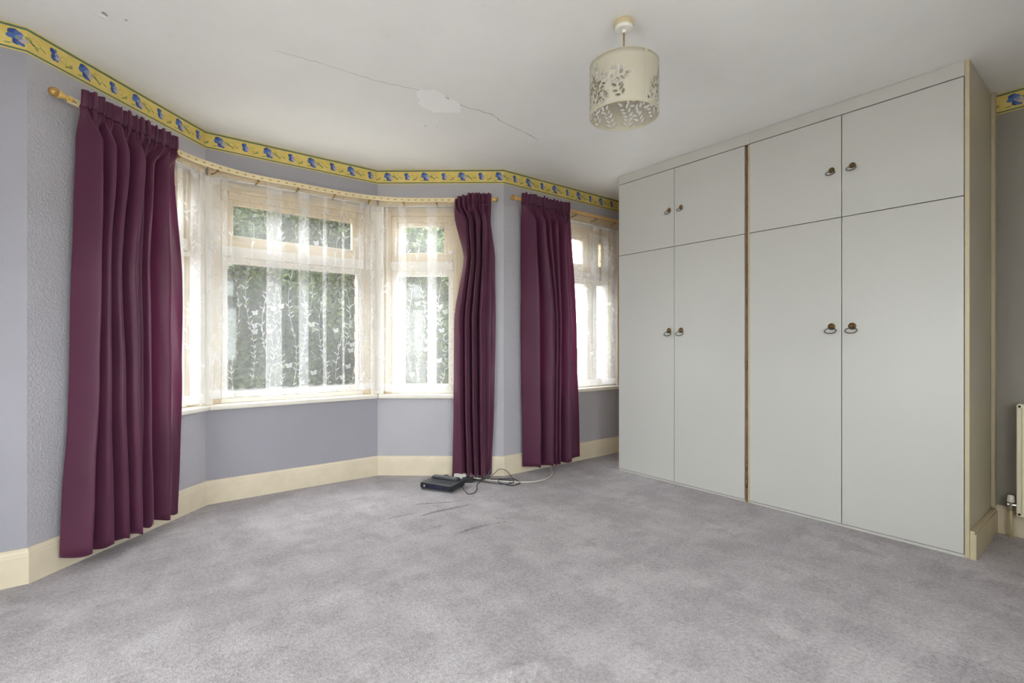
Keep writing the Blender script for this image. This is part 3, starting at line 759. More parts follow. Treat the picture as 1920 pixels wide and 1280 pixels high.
# ------------------------------------------------------------------ net curtains
def net(g, s0, s1, folds, label, seed, zb=0.705, ztop=2.236, off=0.019, flare=0.0):
    """folds: (s, width) places where the cloth doubles back on itself"""
    rnd = random.Random(seed); ctl = [(s0, off)]; s = s0; folds = sorted(folds)
    fl = list(folds)
    while s < s1 - 0.03:
        step = rnd.uniform(0.028, 0.050)
        if fl and s + step > fl[0][0]:
            a, w = fl.pop(0)
            ctl += [(a, off + 0.006), (a + w, off + 0.012), (a + w + 0.004, off + 0.006), (a + w * 0.5, off + 0.001), (a + 0.003, off - 0.005), (a + 0.004, off - 0.010), (a + w * 0.6, off - 0.012), (a + w + 0.012, off - 0.006)]
            s = a + w + 0.012
        else:
            s += step
            if s < s1 - 0.015: ctl.append((s, off + rnd.uniform(-0.012, 0.012)))
    ctl.append((s1, off))
    sec = catmull(ctl, 5); N = len(sec); arc = [0.0]
    for a, b in zip(sec, sec[1:]): arc.append(arc[-1] + math.hypot(b[0] - a[0], b[1] - a[1]))
    mid = (s0 + s1) / 2
    def at(i, f, z):
        a, b = sec[i], sec[min(N - 1, i + 1)]; s_ = a[0] + (b[0] - a[0]) * f; o_ = a[1] + (b[1] - a[1]) * f
        d = (ztop - z) / (ztop - zb)
        s_ = s_ + flare * (s_ - mid) * (d - 0.5) + 0.003 * math.sin(3 * z + s_ * 40)
        k = 0.5 + 0.6 * min(1, d * 3)
        return g.p(s_, off + (o_ - off) * k, z)
    rows = []; V = 34
    for v in range(V + 1):
        row = []
        for i in range(N):
            sc_ = 0.010 * abs(math.sin(math.pi * arc[i] / 0.085)) ** 0.6
            zlow = zb + 0.012 - sc_
            z = ztop - (ztop - zlow) * v / V; row.append(at(i, 0, z))
        rows.append(row)
    root = thing('net_curtain', g.p(mid, off, zb), label, 'net curtain', 'white net curtains at the windows')
    mb = MB(); mb.grid(rows); mb.build('net', 'net', root, smooth=True)
    # denser lace: gathered heading and scalloped hem
    nn = Vector((g.n.x, g.n.y, 0)) * 0.0012
    mb = MB(); mb.grid([[p + nn + Vector((0, 0, 0.028 + 0.003 * math.sin(i * 1.3))) for i, p in enumerate(rows[0])], [p + nn for p in rows[0]], [p + nn for p in rows[1]]])
    mb.build('heading', 'net', root, smooth=True)
    lowr = [[p + nn + (q - p) * f for p, q in zip(rows[-3], rows[-1])] for f in (0.35, 0.7, 1.0)]
    mb = MB(); mb.grid(lowr); mb.build('scalloped_hem', 'net_leaf', root, smooth=True)
    mb = MB(); mb.tube([g.p(s0 - 0.01, off, ztop + 0.004), g.p(s1 + 0.01, off, ztop + 0.004)], 0.004, 6); mb.build('rod', 'white_plastic', root, smooth=True)
    # woven sprigs and butterflies
    mb = MB()
    import bisect
    def pos(a, z):
        a = min(max(a, 0.001), arc[-1] - 0.002); i = min(N - 2, bisect.bisect_right(arc, a) - 1)
        f = (a - arc[i]) / max(1e-6, arc[i + 1] - arc[i]); return at(i, f, z) + nn * 0.8
    def leaf(a, z, L, W, ang):
        ca, sa = math.cos(ang), math.sin(ang); pts = []
        for x, y in ((0, 0), (0.3, 0.42), (0.62, 0.40), (1, 0), (0.62, -0.40), (0.3, -0.42)):
            dx, dz = x * L, y * W; pts.append(pos(a + dx * ca - dz * sa, z + dx * sa + dz * ca))
        mb.f.append([mb.vert(p) for p in pts])
    a = 0.05
    while a < arc[-1] - 0.03:
        z = zb + rnd.uniform(0.05, 0.10); ph = rnd.uniform(0, 6)
        zz = z; line = []
        while zz < ztop - 0.10: line.append((a + 0.030 * math.sin(zz * 7 + ph), zz)); zz += 0.03
        for (a0_, z0_), (a1_, z1_) in zip(line, line[1:]):
            mb.f.append([mb.vert(q) for q in (pos(a0_ - 0.0014, z0_), pos(a0_ + 0.0014, z0_), pos(a1_ + 0.0014, z1_), pos(a1_ - 0.0014, z1_))])
        while z < ztop - 0.10:
            aa = a + 0.030 * math.sin(z * 7 + ph) ; sgn = rnd.choice((-1, 1))
            if rnd.random() < 0.80:
                leaf(aa, z, rnd.uniform(0.028, 0.046), 0.011, math.pi / 2 - sgn * rnd.uniform(0.1, 1.1))
                if rnd.random() < 0.4: leaf(aa, z + 0.008, rnd.uniform(0.026, 0.040), 0.010, math.pi / 2 + sgn * rnd.uniform(0.4, 1.0))
            if rnd.random() < 0.07:
                b0 = aa + rnd.choice((-0.05, 0.05))
                for an, L in ((0.7, 0.032), (-0.5, 0.022), (math.pi - 0.7, 0.032), (math.pi + 0.5, 0.022)): leaf(b0, z, L, 0.024, an + 0.2)
            z += rnd.uniform(0.024, 0.055)
        a += rnd.uniform(0.080, 0.115)
    mb.build('woven_sprigs', 'net_leaf', root, kind='stuff')
    return root
net(SEG[1], 0.50, 1.092, [(0.86, 0.03), (0.97, 0.05), (1.05, 0.02)], 'white lace net between the wide curtain and bay corner', 21, zb=0.695)
net(SEG[2], 0.016, 1.216, [(0.03, 0.05), (0.095, 0.03), (0.380, 0.090), (0.604, 0.060), (0.780, 0.022), (0.93, 0.012), (1.07, 0.03), (1.12, 0.03), (1.165, 0.025)], 'white lace net across the wide middle bay window', 22, zb=0.715)
net(SEG[3], 0.014, 0.665, [(0.03, 0.02), (0.07, 0.02), (0.175, 0.06), (0.418, 0.075)], 'white lace net on the narrow window beside the gathered curtain', 23, zb=0.695)
net(SEG[4], 0.36, 1.42, [(0.50, 0.05), (0.70, 0.05), (1.075, 0.06), (1.20, 0.07), (1.31, 0.05)], 'white lace net on the window beside the wardrobe', 24, zb=0.690)

# ------------------------------------------------------------------ pendant lamp
LX, LY = 1.785, 1.455
lamp = thing('pendant_lamp', (LX, LY, 2.12), 'cream drum pendant lamp with leaf cut-outs hanging from the ceiling', 'lamp')
T = lambda z: Matrix.Translation((LX, LY, z))
mb = MB(); mb.lathe([(0.043, 2.55), (0.043, 2.545), (0.045, 2.543), (0.045, 2.534), (0.042, 2.531), (0.042, 2.524), (0.030, 2.522)], T(0), 40)
rose = mb.build('ceiling_rose', 'rose_tan', lamp, bevel=0.0008)
mb = MB(); mb.lathe([(0.040, 2.5255), (0.0405, 2.516), (0.038, 2.511), (0.034, 2.509), (0.010, 2.508), (0.009, 2.502), (0.005, 2.497)], T(0), 40)
mb.build('rose_cover', 'white_plastic', rose, bevel=0.0008)
mb = MB(); mb.tube([(LX, LY, 2.500), (LX, LY, 2.40), (LX, LY, 2.33)], 0.0042, 10); mb.build('cord', 'cord_tan', lamp, smooth=True)
mb = MB(); mb.lathe([(0.010, 2.335), (0.018, 2.330), (0.020, 2.295), (0.023, 2.290), (0.023, 2.272), (0.018, 2.268)], T(0), 24); mb.build('lamp_holder', 'white_plastic', lamp, smooth=True)
SR, SZ0, SZ1 = 0.152, 2.121, 2.347
def shade():
    rnd = random.Random(5); C = 2 * math.pi * SR; polys = []; cent = []
    def add_leaf(x, y, L, W, ang):
        cx_, cy_ = x + math.cos(ang) * L / 2, y + math.sin(ang) * L / 2
        if not (0.010 < cy_ < SZ1 - SZ0 - 0.014): return
        for (a, b) in cent:
            if math.hypot(min(abs(a - cx_), C - abs(a - cx_)), b - cy_) < 0.0115: return
        if not (0.012 < cx_ < C - 0.012): return
        pts = []
        for t, w in ((0, 0), (0.2, 0.36), (0.45, 0.5), (0.75, 0.34), (1, 0), (0.75, -0.34), (0.45, -0.5), (0.2, -0.36)):
            dx, dy = t * L, w * W; pts.append((x + dx * math.cos(ang) - dy * math.sin(ang), y + dx * math.sin(ang) + dy * math.cos(ang)))
        if min(p[1] for p in pts) < 0.006 or max(p[1] for p in pts) > SZ1 - SZ0 - 0.008: return
        polys.append(pts); cent.append((cx_, cy_))
    def add_dot(x, y, r):
        for (a, b) in cent:
            if math.hypot(a - x, b - y) < 0.009: return
        if not (0.012 < x < C - 0.012 and 0.010 < y < SZ1 - SZ0 - 0.01): return
        polys.append([(x + r * math.cos(k * math.pi / 4), y + r * math.sin(k * math.pi / 4)) for k in range(8)]); cent.append((x, y))
    def sprig(x, y, ang, n, curl):
        for k in range(n):
            for sgn in (-1, 1):
                add_leaf(x - 0.0035 * sgn * math.sin(ang), y + 0.0035 * sgn * math.cos(ang), rnd.uniform(0.024, 0.031), rnd.uniform(0.011, 0.014), ang + sgn * rnd.uniform(0.75, 1.05))
            x += math.cos(ang) * 0.0205; y += math.sin(ang) * 0.0205; ang += curl
        add_leaf(x, y, 0.030, 0.013, ang)
    k = 0
    x0 = 0.03
    while x0 < C - 0.03:
        base = rnd.uniform(0.012, 0.03)
        sprig(x0, base, rnd.uniform(0.7, 2.4), rnd.randint(3, 5), rnd.uniform(-0.28, 0.28))
        for _ in range(3): add_dot(x0 + rnd.uniform(-0.02, 0.02), base + rnd.uniform(0.02, 0.09), rnd.uniform(0.0022, 0.0034))
        if True:
            sprig(x0 + 0.025, base + 0.07, rnd.choice((0.4, 2.7)) + rnd.uniform(-0.3, 0.3), rnd.randint(3, 4), rnd.uniform(-0.15, 0.15))
        if k % 3 == 1: sprig(x0 + 0.01, base + 0.115, rnd.uniform(0.3, 2.8), 3, 0.1)
        x0 += rnd.uniform(0.062, 0.078); k += 1
    Hh = SZ1 - SZ0; vs_, es = [], []
    NC, NRW = 96, 10
    def inpoly(p, q):
        c = False; j = len(q) - 1
        for i in range(len(q)):
            if (q[i][1] > p[1]) != (q[j][1] > p[1]) and p[0] < (q[j][0] - q[i][0]) * (p[1] - q[i][1]) / (q[j][1] - q[i][1]) + q[i][0]: c = not c
            j = i
        return c
    def near(p):
        for q, c in zip(polys, cent):
            if abs(c[0] - p[0]) < 0.02 and abs(c[1] - p[1]) < 0.02 and inpoly(p, q): return True
        return False
    for j in range(NRW + 1):
        for i in range(NC + 1):
            p = (C * i / NC, Hh * j / NRW)
            if 0 < j < NRW and 0 < i < NC and near(p): continue
            vs_.append(Vector(p))
    idx = {}
    for q in polys:
        b = len(vs_)
        for p in q: vs_.append(Vector(p))
        for k in range(len(q)): es.append((b + k, b + (k + 1) % len(q)))
    out = delaunay_2d_cdt(vs_, es, [], 0, 1e-7)
    V, F = out[0], out[2]
    mb = MB()
    for p in V:
        a = p.x / SR + 4.47; mb.vert((LX + SR * math.cos(a), LY + SR * math.sin(a), SZ0 + p.y))
    for f in F:
        c = (sum(V[i].x for i in f) / len(f), sum(V[i].y for i in f) / len(f))
        if not near(c): mb.f.append(list(f))
    return mb.build('lamp_shade', 'shade', lamp, smooth=True, solid=0.0009)
sh = shade()
for z in (SZ0, SZ1):
    mb = MB(); mb.tube([(LX + SR * math.cos(a * math.pi / 36), LY + SR * math.sin(a * math.pi / 36), z) for a in range(73)], 0.0016, 6, cap=False)
    mb.build('rim', 'shade_rim', sh, smooth=True)
mb = MB(); a0 = 4.47
p = lambda r, a, z: (LX + r * math.cos(a), LY + r * math.sin(a), z)
mb.hexa([p(SR + .0006, a0 - .045, SZ0), p(SR + .0006, a0 + .045, SZ0), p(SR + .0016, a0 + .045, SZ0), p(SR + .0016, a0 - .045, SZ0),
         p(SR + .0006, a0 - .045, SZ1), p(SR + .0006, a0 + .045, SZ1), p(SR + .0016, a0 + .045, SZ1), p(SR + .0016, a0 - .045, SZ1)])
mb.build('seam', 'shade', sh)
mb = MB()
for k in range(3):
    a = 0.4 + k * 2 * math.pi / 3
    mb.tube([p(0.02, a, 2.292), p(0.09, a, 2.310), p(SR - 0.001, a, SZ1 - 0.004)], 0.0018, 6)
mb.build('spider', 'white_plastic', lamp, smooth=True)

# ------------------------------------------------------------------ wardrobes
WX = 3.400
def door_handle(parent, y, z, s=1.0, tilt=1):
    mt = Matrix.Translation((WX, y, z)) @ Matrix.Rotation(R(-90), 4, 'Y')
    mb = MB(); mb.lathe([(0.019 * s, -0.001), (0.021 * s, 0.003), (0.017 * s, 0.006), (0.014 * s, 0.007), (0.011 * s, 0.014), (0.0065 * s, 0.019), (0.002, 0.021)], mt, 20)
    h = mb.build('handle', 'bronze', parent, smooth=True)
    mb = MB(); pts = []
    for k in range(25):
        a = 2 * math.pi * k / 24
        x = -0.016 - 0.016 * (1 - math.sin(a)) * s * 0.5; yy = y + 0.031 * s * math.cos(a); zz = z - 0.026 * s + 0.016 * s * math.sin(a)
        pts.append((WX + x, yy, zz))
    mb.tube(pts, 0.0030, 8, cap=False); mb.build('ring_pull', 'bail_metal', h, smooth=True)
def wardrobe(y_far, y_mid, y_near, label, knobs, end_panel):
    w = thing('wardrobe', ((WX + 4.0) / 2, (y_far + y_near) / 2, 0.0), label, 'wardrobe', 'white built-in wardrobes')
    Z0, ZM, ZT = 0.018, 1.856, 2.466; gp = 0.0022
    mb = MB(); mb.box(WX + 0.019, 3.995, y_near, y_far, 0.0, 2.548); mb.build('body', 'carcass', w)
    mb = MB(); mb.box(WX + 0.001, WX + 0.019, y_near, y_far, ZT + 0.006, 2.548); mb.build('frieze', 'frieze_white', w, bevel=0.0012)
    mb = MB(); mb.box(WX + 0.006, WX + 0.019, y_near, y_far, -0.004, 0.0135); mb.build('plinth', 'frieze_white', w, bevel=0.001)
    for (a, b), (ky, _) in zip(((y_mid, y_far), (y_near, y_mid)), knobs):
        for z0, z1, kz, nm in ((Z0, ZM - gp, 1.200, 'lower_door'), (ZM + gp, ZT, 2.150, 'upper_door')):
            mb = MB(); mb.box(WX, WX + 0.018, a + gp, b - gp, z0, z1)
            d = mb.build(nm, 'door_white', w, bevel=0.0015); door_handle(d, ky, kz, 1.0 if kz < 1.5 else 0.82)
    return w
w1 = wardrobe(2.828, 2.277, 1.718, 'narrower white wardrobe next to the window', ((2.322, 0), (2.216, 0)), False)
w2 = wardrobe(1.684, 1.128, 0.575, 'wider white wardrobe beside the radiator', ((1.181, 0), (1.072, 0)), True)
# filler between the two units, with hinge knuckles; its own piece of the near unit
mb = MB(); mb.box(WX + 0.014, WX + 0.04, 1.6845, 1.7175, 0.0, 2.466); mb.build('filler_strip', 'carcass', w2)
mb = MB(); mb.box(WX + 0.001, WX + 0.019, 1.6845, 1.7175, 2.472, 2.548); mb.build('frieze', 'frieze_white', w2)
mb = MB(); mb.box(WX + 0.003, WX + 0.014, 1.6835, 1.6955, 0.0, 2.466); mb.build('edge_lipping', 'batten', w2, bevel=0.001)
for z in (0.13, 0.25, 0.95, 1.62, 2.02, 2.36):
    for y, nm in ((1.708, w2), (0.568, w2)):
        mb = MB(); mb.tube([(WX + 0.009, y, z - 0.03), (WX + 0.009, y, z + 0.03)], 0.005, 8); mb.build('hinge', 'brass_dark', nm, smooth=True)
# end panel towards the radiator, its front edge lipping, and the batten at the wall
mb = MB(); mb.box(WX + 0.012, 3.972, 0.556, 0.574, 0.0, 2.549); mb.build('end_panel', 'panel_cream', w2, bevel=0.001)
mb = MB(); mb.box(WX + 0.004, WX + 0.0115, 0.556, 0.5745, 0.0, 2.549); mb.build('edge_lipping', 'batten', w2, bevel=0.001)
mb = MB(); mb.box(3.965, 4.017, 0.538, 0.5555, 0.155, 2.549); mb.build('wall_batten', 'batten', w2, bevel=0.002)
mb = MB(); mb.box(WX + 0.006, 3.998, 0.530, 0.5555, -0.004, 0.128); mb.box(WX + 0.008, 3.998, 0.536, 0.5555, 0.128, 0.142)
mb.build('skirting', 'batten', w2, bevel=0.002)

# ------------------------------------------------------------------ radiator
rad = thing('radiator', (3.96, -0.15, 0.14), 'cream panel radiator at the right edge of the photo', 'radiator')
RY1, RY0, RZ0, RZ1 = 0.441, -0.72, 0.143, 0.759
mb = MB(); mb.box(3.918, 3.975, RY0, RY1, RZ0, RZ1); mb.build('panel', 'rad_cream', rad, bevel=0.006)
y = RY0 + 0.05
while y < RY1 - 0.06:
    mb = MB(); mb.box(3.908, 3.920, y, y + 0.028, RZ0 + 0.045, RZ1 - 0.045); mb.build('flute', 'rad_cream', rad, bevel=0.005); y += 0.042
for a, b, z0, z1 in ((RY0, RY1, RZ1 - 0.020, RZ1 + 0.004), (RY0, RY1, RZ0 - 0.004, RZ0 + 0.020), (RY1 - 0.018, RY1 + 0.003, RZ0, RZ1)):
    mb = MB(); mb.box(3.905, 3.978, a, b, z0, z1); mb.build('edge_seam', 'rad_cream', rad, bevel=0.004)
for y in (0.25, -0.5):
    mb = MB(); mb.box(3.975, 4.019, y - 0.02, y + 0.02, 0.25, 0.70); mb.build('wall_bracket', 'rad_cream', rad)
mb = MB(); mb.tube([(3.945, 0.440, 0.190), (3.945, 0.485, 0.190)], 0.011, 12); mb.tube([(3.945, 0.470, 0.160), (3.945, 0.470, 0.205)], 0.012, 12)
v = mb.build('valve', 'chrome', rad, smooth=False, bevel=0.001)
mb = MB(); mb.lathe([(0.017, 0.205), (0.018, 0.210), (0.015, 0.240), (0.013, 0.243), (0.004, 0.245)], Matrix.Translation((3.945, 0.470, 0.0)), 20); mb.build('valve_cap', 'white_plastic', v, smooth=True)
mb = MB(); mb.tube([(3.945, 0.470, 0.165), (3.945, 0.470, 0.08), (3.944, 0.468, 0.0)], 0.0075, 12); mb.build('pipe', 'pipe', rad, smooth=True)

# ------------------------------------------------------------------ set-top box, remote, adaptors, cables
class Loc:
    """local frame on the floor: x along d, y along its left"""
    def __init__(s, o, d): s.o = V2(o); s.d = V2(d).normalized(); s.l = Vector((-s.d.y, s.d.x))
    def p(s, x, y, z): q = s.o + s.d * x + s.l * y; return Vector((q.x, q.y, z))
    def box(s, mb, x0, x1, y0, y1, z0, z1):
        mb.hexa([s.p(x0, y0, z0), s.p(x1, y0, z0), s.p(x1, y1, z0), s.p(x0, y1, z0), s.p(x0, y0, z1), s.p(x1, y0, z1), s.p(x1, y1, z1), s.p(x0, y1, z1)])
F = Loc((1.775, 3.372), (0.13, -0.235))
zb = 0.004
stb = thing('set_top_box', F.p(0.135, 0.10, zb), 'black set-top box lying on the carpet', 'set-top box')
mb = MB(); F.box(mb, 0.002, 0.268, 0.006, 0.200, zb + 0.010, zb + 0.046); mb.build('case', 'black_matt', stb, bevel=0.004)
mb = MB(); F.box(mb, 0.0, 0.270, -0.004, 0.006, zb + 0.012, zb + 0.048); mb.build('front_panel', 'black_gloss', stb, bevel=0.003)
mb = MB(); F.box(mb, 0.006, 0.264, 0.0, 0.196, zb, zb + 0.010); mb.build('base', 'dark_grey', stb, bevel=0.002)
mb = MB(); F.box(mb, -0.001, 0.271, 0.004, 0.202, zb + 0.046, zb + 0.050); mb.build('lid', 'dark_grey', stb, bevel=0.0015)
mb = MB(); F.box(mb, 0.075, 0.195, -0.0048, -0.004, zb + 0.022, zb + 0.038); mb.build('display', M['display'] if 'display' in M else plain('display_window', (0.02, 0.018, 0.06), 0.1), stb)
mb = MB(); mb.lathe([(0.008, 0), (0.008, 0.002), (0.005, 0.0028)], Matrix.Translation(F.p(0.035, -0.004, zb + 0.030)) @ Vector((-F.l.x, -F.l.y, 0)).to_track_quat('Z', 'Y').to_matrix().to_4x4(), 16); mb.build('power_button', 'grey_plastic', stb, smooth=True)
mb = MB()
for k in range(14): F.box(mb, 0.05 + k * 0.013, 0.056 + k * 0.013, 0.03, 0.09, zb + 0.050, zb + 0.0506)
mb.build('vent_slots', 'black_matt', stb, kind='stuff')
rc = thing('remote_control', F.p(0.13, 0.15, zb + 0.05), 'slim black remote control lying across the set-top box', 'remote control')
G = Loc(xy(F.p(0.012, 0.135, 0)), (0.12, -0.235)); z0 = zb + 0.0505
mb = MB(); G.box(mb, 0.0, 0.228, 0.0, 0.052, z0, z0 + 0.018); mb.build('case', 'dark_grey', rc, bevel=0.006)
for i in range(9):
    for j in range(3):
        mb = MB(); G.box(mb, 0.030 + i * 0.020, 0.040 + i * 0.020, 0.009 + j * 0.013, 0.017 + j * 0.013, z0 + 0.018, z0 + 0.0195); mb.build('button', 'grey_plastic', rc)
A = Loc((2.115, 3.330), (0.7, -0.6))
ad = thing('power_adaptor', A.p(0.04, 0.03, 0), 'black power adaptor on the carpet behind the set-top box', 'adaptor')
mb = MB(); A.box(mb, 0.0, 0.085, -0.005, 0.055, 0.003, 0.035); mb.build('case', 'black_matt', ad, bevel=0.004)
mb = MB(); mb.tube([A.p(0.085, 0.025, 0.019), A.p(0.105, 0.025, 0.018)], 0.006, 8); mb.build('strain_relief', 'black_matt', ad, smooth=True)
B = Loc((2.085, 3.400), (0.8, -0.5))
jb = thing('aerial_splitter', B.p(0.04, 0.03, 0.0), 'small grey-white aerial box between set-top box and curtain', 'aerial box')
mb = MB(); B.box(mb, 0.0, 0.095, 0.0, 0.055, 0.003, 0.052); mb.build('case', 'white_plastic', jb, bevel=0.004)
for k in range(2):
    mb = MB(); mb.tube([B.p(0.095, 0.018 + k * 0.022, 0.028), B.p(0.115, 0.018 + k * 0.022, 0.028)], 0.006, 8); mb.build('socket', 'chrome', jb, smooth=True)
def cable(name, pts, r, mat, label, n=8):
    mb = MB(); mb.tube(catmull(pts, 10), r, n); return tag(mb.build(name, mat, smooth=True), label, 'cable', 'cables by the set-top box')
cable('aerial_cable', [(2.20, 3.34, 0.030), (2.29, 3.27, 0.010), (2.42, 3.10, 0.007), (2.56, 2.99, 0.007), (2.72, 2.995, 0.007), (2.86, 3.09, 0.008), (2.925, 3.185, 0.030), (2.945, 3.230, 0.085), (2.95, 3.255, 0.18)], 0.0055, 'cable_white', 'white aerial cable curving along the carpet under the third curtain')
cable('power_cable', [(2.19, 3.28, 0.022), (2.27, 3.20, 0.006), (2.35, 3.07, 0.006), (2.42, 3.06, 0.012), (2.44, 3.14, 0.006), (2.38, 3.20, 0.006), (2.33, 3.12, 0.012), (2.36, 3.02, 0.006), (2.46, 3.03, 0.006), (2.47, 3.13, 0.014), (2.40, 3.22, 0.006), (2.31, 3.27, 0.006)], 0.0035, 'cable_black', 'black cable coiled in a tangle right of the set-top box')
cable('thin_cable', [(2.02, 3.19, 0.028), (2.00, 3.10, 0.006), (1.985, 3.045, 0.005), (2.03, 3.035, 0.005), (2.10, 3.10, 0.005), (2.17, 3.20, 0.006), (2.25, 3.25, 0.012), (2.28, 3.30, 0.016)], 0.0028, 'cable_black', 'thin black cable looping in front of the set-top box')
cable('loop_cable', [(2.30, 3.26, 0.010), (2.36, 3.24, 0.05), (2.40, 3.22, 0.085), (2.44, 3.18, 0.075), (2.46, 3.14, 0.035), (2.45, 3.10, 0.006), (2.40, 3.09, 0.006)], 0.0028, 'cable_black', 'black cable loop rising beside the narrow curtain hem')
cable('plug_cable', [(1.93, 3.50, 0.006), (1.99, 3.50, 0.03), (2.05, 3.46, 0.045), (2.09, 3.47, 0.02), (2.12, 3.44, 0.012)], 0.0045, 'cable_black', 'black cable lying behind the set-top box')
cable('black_flex', [(2.16, 3.30, 0.02), (2.24, 3.28, 0.012), (2.29, 3.24, 0.03), (2.315, 3.235, 0.075), (2.335, 3.24, 0.105)], 0.006, 'black_matt', 'short thick black flex leaning on the narrow curtain')

# ------------------------------------------------------------------ ceiling cracks and patches (parts of the ceiling)
def ribbon(name, pts, w, mat):
    mb = MB(); n = len(pts); L, Q = [], []
    rnd = random.Random(len(pts))
    for k, p in enumerate(pts):
        a, b = Vector(pts[max(0, k - 1)][:2]), Vector(pts[min(n - 1, k + 1)][:2]); t = (b - a).normalized(); nn = Vector((-t.y, t.x)); ww = w * rnd.uniform(0.5, 1.2) * (0.35 if k in (0, n - 1) else 1)
        L.append((p[0] + nn.x * ww, p[1] + nn.y * ww)); Q.append((p[0] - nn.x * ww, p[1] - nn.y * ww))
    rows = [[(a[0], a[1], ROOM_H - 0.0006), (b[0], b[1], ROOM_H - 0.0006)] for a, b in zip(L, Q)]
    mb.grid(rows); return mb.build(name, mat, ceiling)
def jitter(pts, amp, n, seed):
    rnd = random.Random(seed); out = []
    for a, b in zip(pts, pts[1:]):
        for k in range(n): t = k / n; out.append((a[0] + (b[0] - a[0]) * t + rnd.uniform(-amp, amp), a[1] + (b[1] - a[1]) * t + rnd.uniform(-amp, amp)))
    out.append(pts[-1]); return out
ribbon('crack', jitter([(0.60, 2.67), (0.786, 2.645), (1.096, 2.633), (1.481, 2.540)], 0.006, 9, 1), 0.0016, 'crack')
ribbon('crack', jitter([(1.481, 2.540), (1.60, 2.586), (1.861, 2.561), (1.95, 2.60), (2.345, 2.676)], 0.006, 9, 2), 0.0026, 'crack')
def blob(name, cx_, cy_, rx, ry, rot, th, mat, seed, n=40):
    rnd = random.Random(seed); ph = [rnd.uniform(0, 6.28) for _ in range(5)]; mb = MB(); plan = []
    for k in range(n):
        a = 2 * math.pi * k / n; q = 1 + 0.16 * math.sin(2 * a + ph[0]) + 0.12 * math.sin(3 * a + ph[1]) + 0.07 * math.sin(6 * a + ph[2]) + 0.04 * math.sin(11 * a + ph[3])
        x, y = rx * q * math.cos(a), ry * q * math.sin(a); plan.append((cx_ + x * math.cos(rot) - y * math.sin(rot), cy_ + x * math.sin(rot) + y * math.cos(rot)))
    mb.prism(plan, ROOM_H - th, ROOM_H + 0.002); return mb.build(name, mat, ceiling)
blob('plaster_patch', 1.505, 2.64, 0.135, 0.12, 0.3, 0.0012, 'plaster', 3)
for k, (x, y, r) in enumerate(((-0.075, 2.87, 0.022), (-0.055, 2.835, 0.014), (1.67, 2.935, 0.014), (1.60, 2.97, 0.007), (1.71, 2.93, 0.006), (0.02, 2.83, 0.006), (1.40, 3.02, 0.005))):
    blob('paint_flake', x, y, r, r * 0.55, k * 0.7, 0.0016, 'flake' if k % 2 == 0 else 'crack', 30 + k, 20)

# ------------------------------------------------------------------ outside
mb = MB(); mb.box(-40, 60, 3.6, 80, -0.45, -0.25); mb.box(-40, -1.36, -40, 3.6, -0.45, -0.25); mb.box(4.18, 60, -40, 3.6, -0.45, -0.25); mb.box(-1.36, 4.18, -40, -1.01, -0.45, -0.25)
tag(mb.build('ground', 'ground'), 'pale gravel and soil outside the windows', 'ground', kind='structure')
def hedge():
    rnd = random.Random(77)
    root = thing('hedge', (1.2, 6.1, -0.25), 'tall leafy green hedge outside the bay window', 'hedge')
    X0, X1, Y0, Y1, Z0, Z1 = -2.4, 3.75, 5.55, 6.55, -0.2, 2.80
    mb = MB()
    for k in range(170000):
        x = rnd.uniform(X0, X1); z = Z0 + (Z1 - Z0) * rnd.random() ** 0.9
        top = Z1 - 0.10 + 0.22 * math.sin(x * 2.3) * math.sin(x * 5.1 + 1) + 0.1 * math.sin(x * 11)
        if z > top: continue
        face = Y0 + 0.16 * math.sin(x * 3.7 + 0.8 * math.sin(z * 4)) + 0.12 * math.sin(z * 5.3 + x * 1.9) + 0.25 * max(0, z - 1.7) ** 1.5
        y = face + abs(rnd.gauss(0, 0.30))
        if y > Y1: continue
        deep = smooth((y - face) / 0.5); L = rnd.uniform(0.045, 0.085) * (1 + 1.2 * deep); W = L * rnd.uniform(0.42, 0.62)
        d = Vector((rnd.gauss(0, 1), rnd.gauss(-0.5, 0.7), rnd.gauss(0.1, 0.8))).normalized()
        e = d.cross(Vector((rnd.gauss(0, 1), rnd.gauss(0, 1), rnd.gauss(0, 1)))).normalized()
        c = Vector((x, y, z)); n = d.cross(e) * 0.15 * W
        i = [mb.vert(c), mb.vert(c + d * L * 0.5 + e * W * 0.5 + n), mb.vert(c + d * L), mb.vert(c + d * L * 0.5 - e * W * 0.5 + n)]
        mb.f.append(i)
    me = bpy.data.meshes.new('foliage'); base = Vector(root['_base'])
    me.from_pydata([tuple(p - base) for p in mb.v], [], mb.f); me.materials.append(M['leaf'])
    o = bpy.data.objects.new('foliage', me); COL.objects.link(o); o.parent = root; o['kind'] = 'stuff'
    for k in range(16):
        x = X0 + 0.2 + k * 0.38; mb = MB()
        y = rnd.uniform(5.9, 6.2); pts = [(x, y, -0.26)]
        for q in range(6): pts.append((pts[-1][0] + rnd.uniform(-0.08, 0.08), pts[-1][1] + rnd.uniform(-0.05, 0.05), pts[-1][2] + 0.42))
        mb.tube(pts, [0.028 - 0.003 * q for q in range(7)], 6); mb.build('stem', 'bark', root, smooth=True)
hedge()
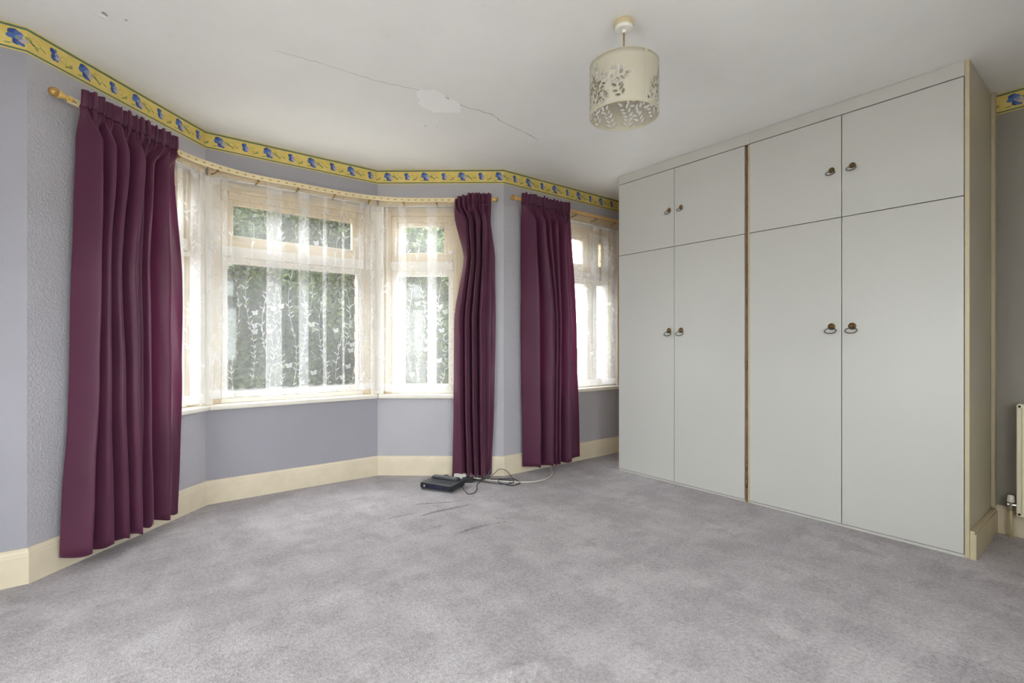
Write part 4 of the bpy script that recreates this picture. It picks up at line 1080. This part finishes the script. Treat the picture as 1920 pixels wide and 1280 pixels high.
# a low bungalow and a garden wall across the road, seen through the window by the wardrobe
hs = thing('bungalow', (19, 19, -0.25), 'pale distant bungalow seen through the net by the wardrobe', 'house')
H0 = Loc((15.0, 21.5), (1, -1))
mb = MB(); H0.box(mb, -4, 6, 0, 6, -0.25, 1.2); mb.build('walls', 'render', hs)
mb = MB()
rows = [[H0.p(-4.3, -0.3, 1.15), H0.p(6.3, -0.3, 1.15)], [H0.p(-4.3, 3, 2.3), H0.p(6.3, 3, 2.3)], [H0.p(-4.3, 6.3, 1.15), H0.p(6.3, 6.3, 1.15)]]
mb.grid(rows); mb.poly([rows[0][0], rows[1][0], rows[2][0]]); mb.poly([rows[0][1], rows[1][1], rows[2][1]]); mb.poly([rows[0][0], rows[0][1], rows[2][1], rows[2][0]])
mb.build('roof', 'slate', hs)
for k in range(4):
    mb = MB(); H0.box(mb, -3.4 + k * 2.4, -2.2 + k * 2.4, -0.03, 0.02, 0.25, 0.95); w_ = mb.build('window', 'wood_white', hs)
    mb = MB(); H0.box(mb, -3.32 + k * 2.4, -2.28 + k * 2.4, -0.05, -0.03, 0.33, 0.87); mb.build('pane', 'dark_pane', w_)
gw = Loc((8.0, 10.5), (1, -1)); mb = MB(); gw.box(mb, -3.0, 5, 0, 0.2, -0.25, 0.55)
g_ = thing('garden_wall', gw.p(0, 0, -0.25), 'low white rendered garden wall beyond the window by the wardrobe', 'garden wall')
mb.build('wall', 'render', g_); mb = MB(); gw.box(mb, -3.05, 5.05, -0.04, 0.24, 0.55, 0.62); mb.build('coping', 'render', g_, bevel=0.01)

# sky portals in the window openings (they only guide the sampling of the sky)
for k, (s0, s1) in WIN.items():
    SZ = SILLS.get(k, SILL_Z)
    g = SEG[k]; l = bpy.data.lights.new('sky_portal', 'AREA'); l.shape = 'RECTANGLE'; l.size = s1 - s0; l.size_y = HEAD_Z - SZ
    l.cycles.is_portal = True
    o = bpy.data.objects.new('sky_portal', l); COL.objects.link(o); o.location = g.p((s0 + s1) / 2, -0.16, (SZ + HEAD_Z) / 2)
    o.rotation_euler = Vector((g.n.x, g.n.y, 0)).to_track_quat('-Z', 'Z').to_euler()
for o in bpy.data.objects:
    if '_base' in o: del o['_base']
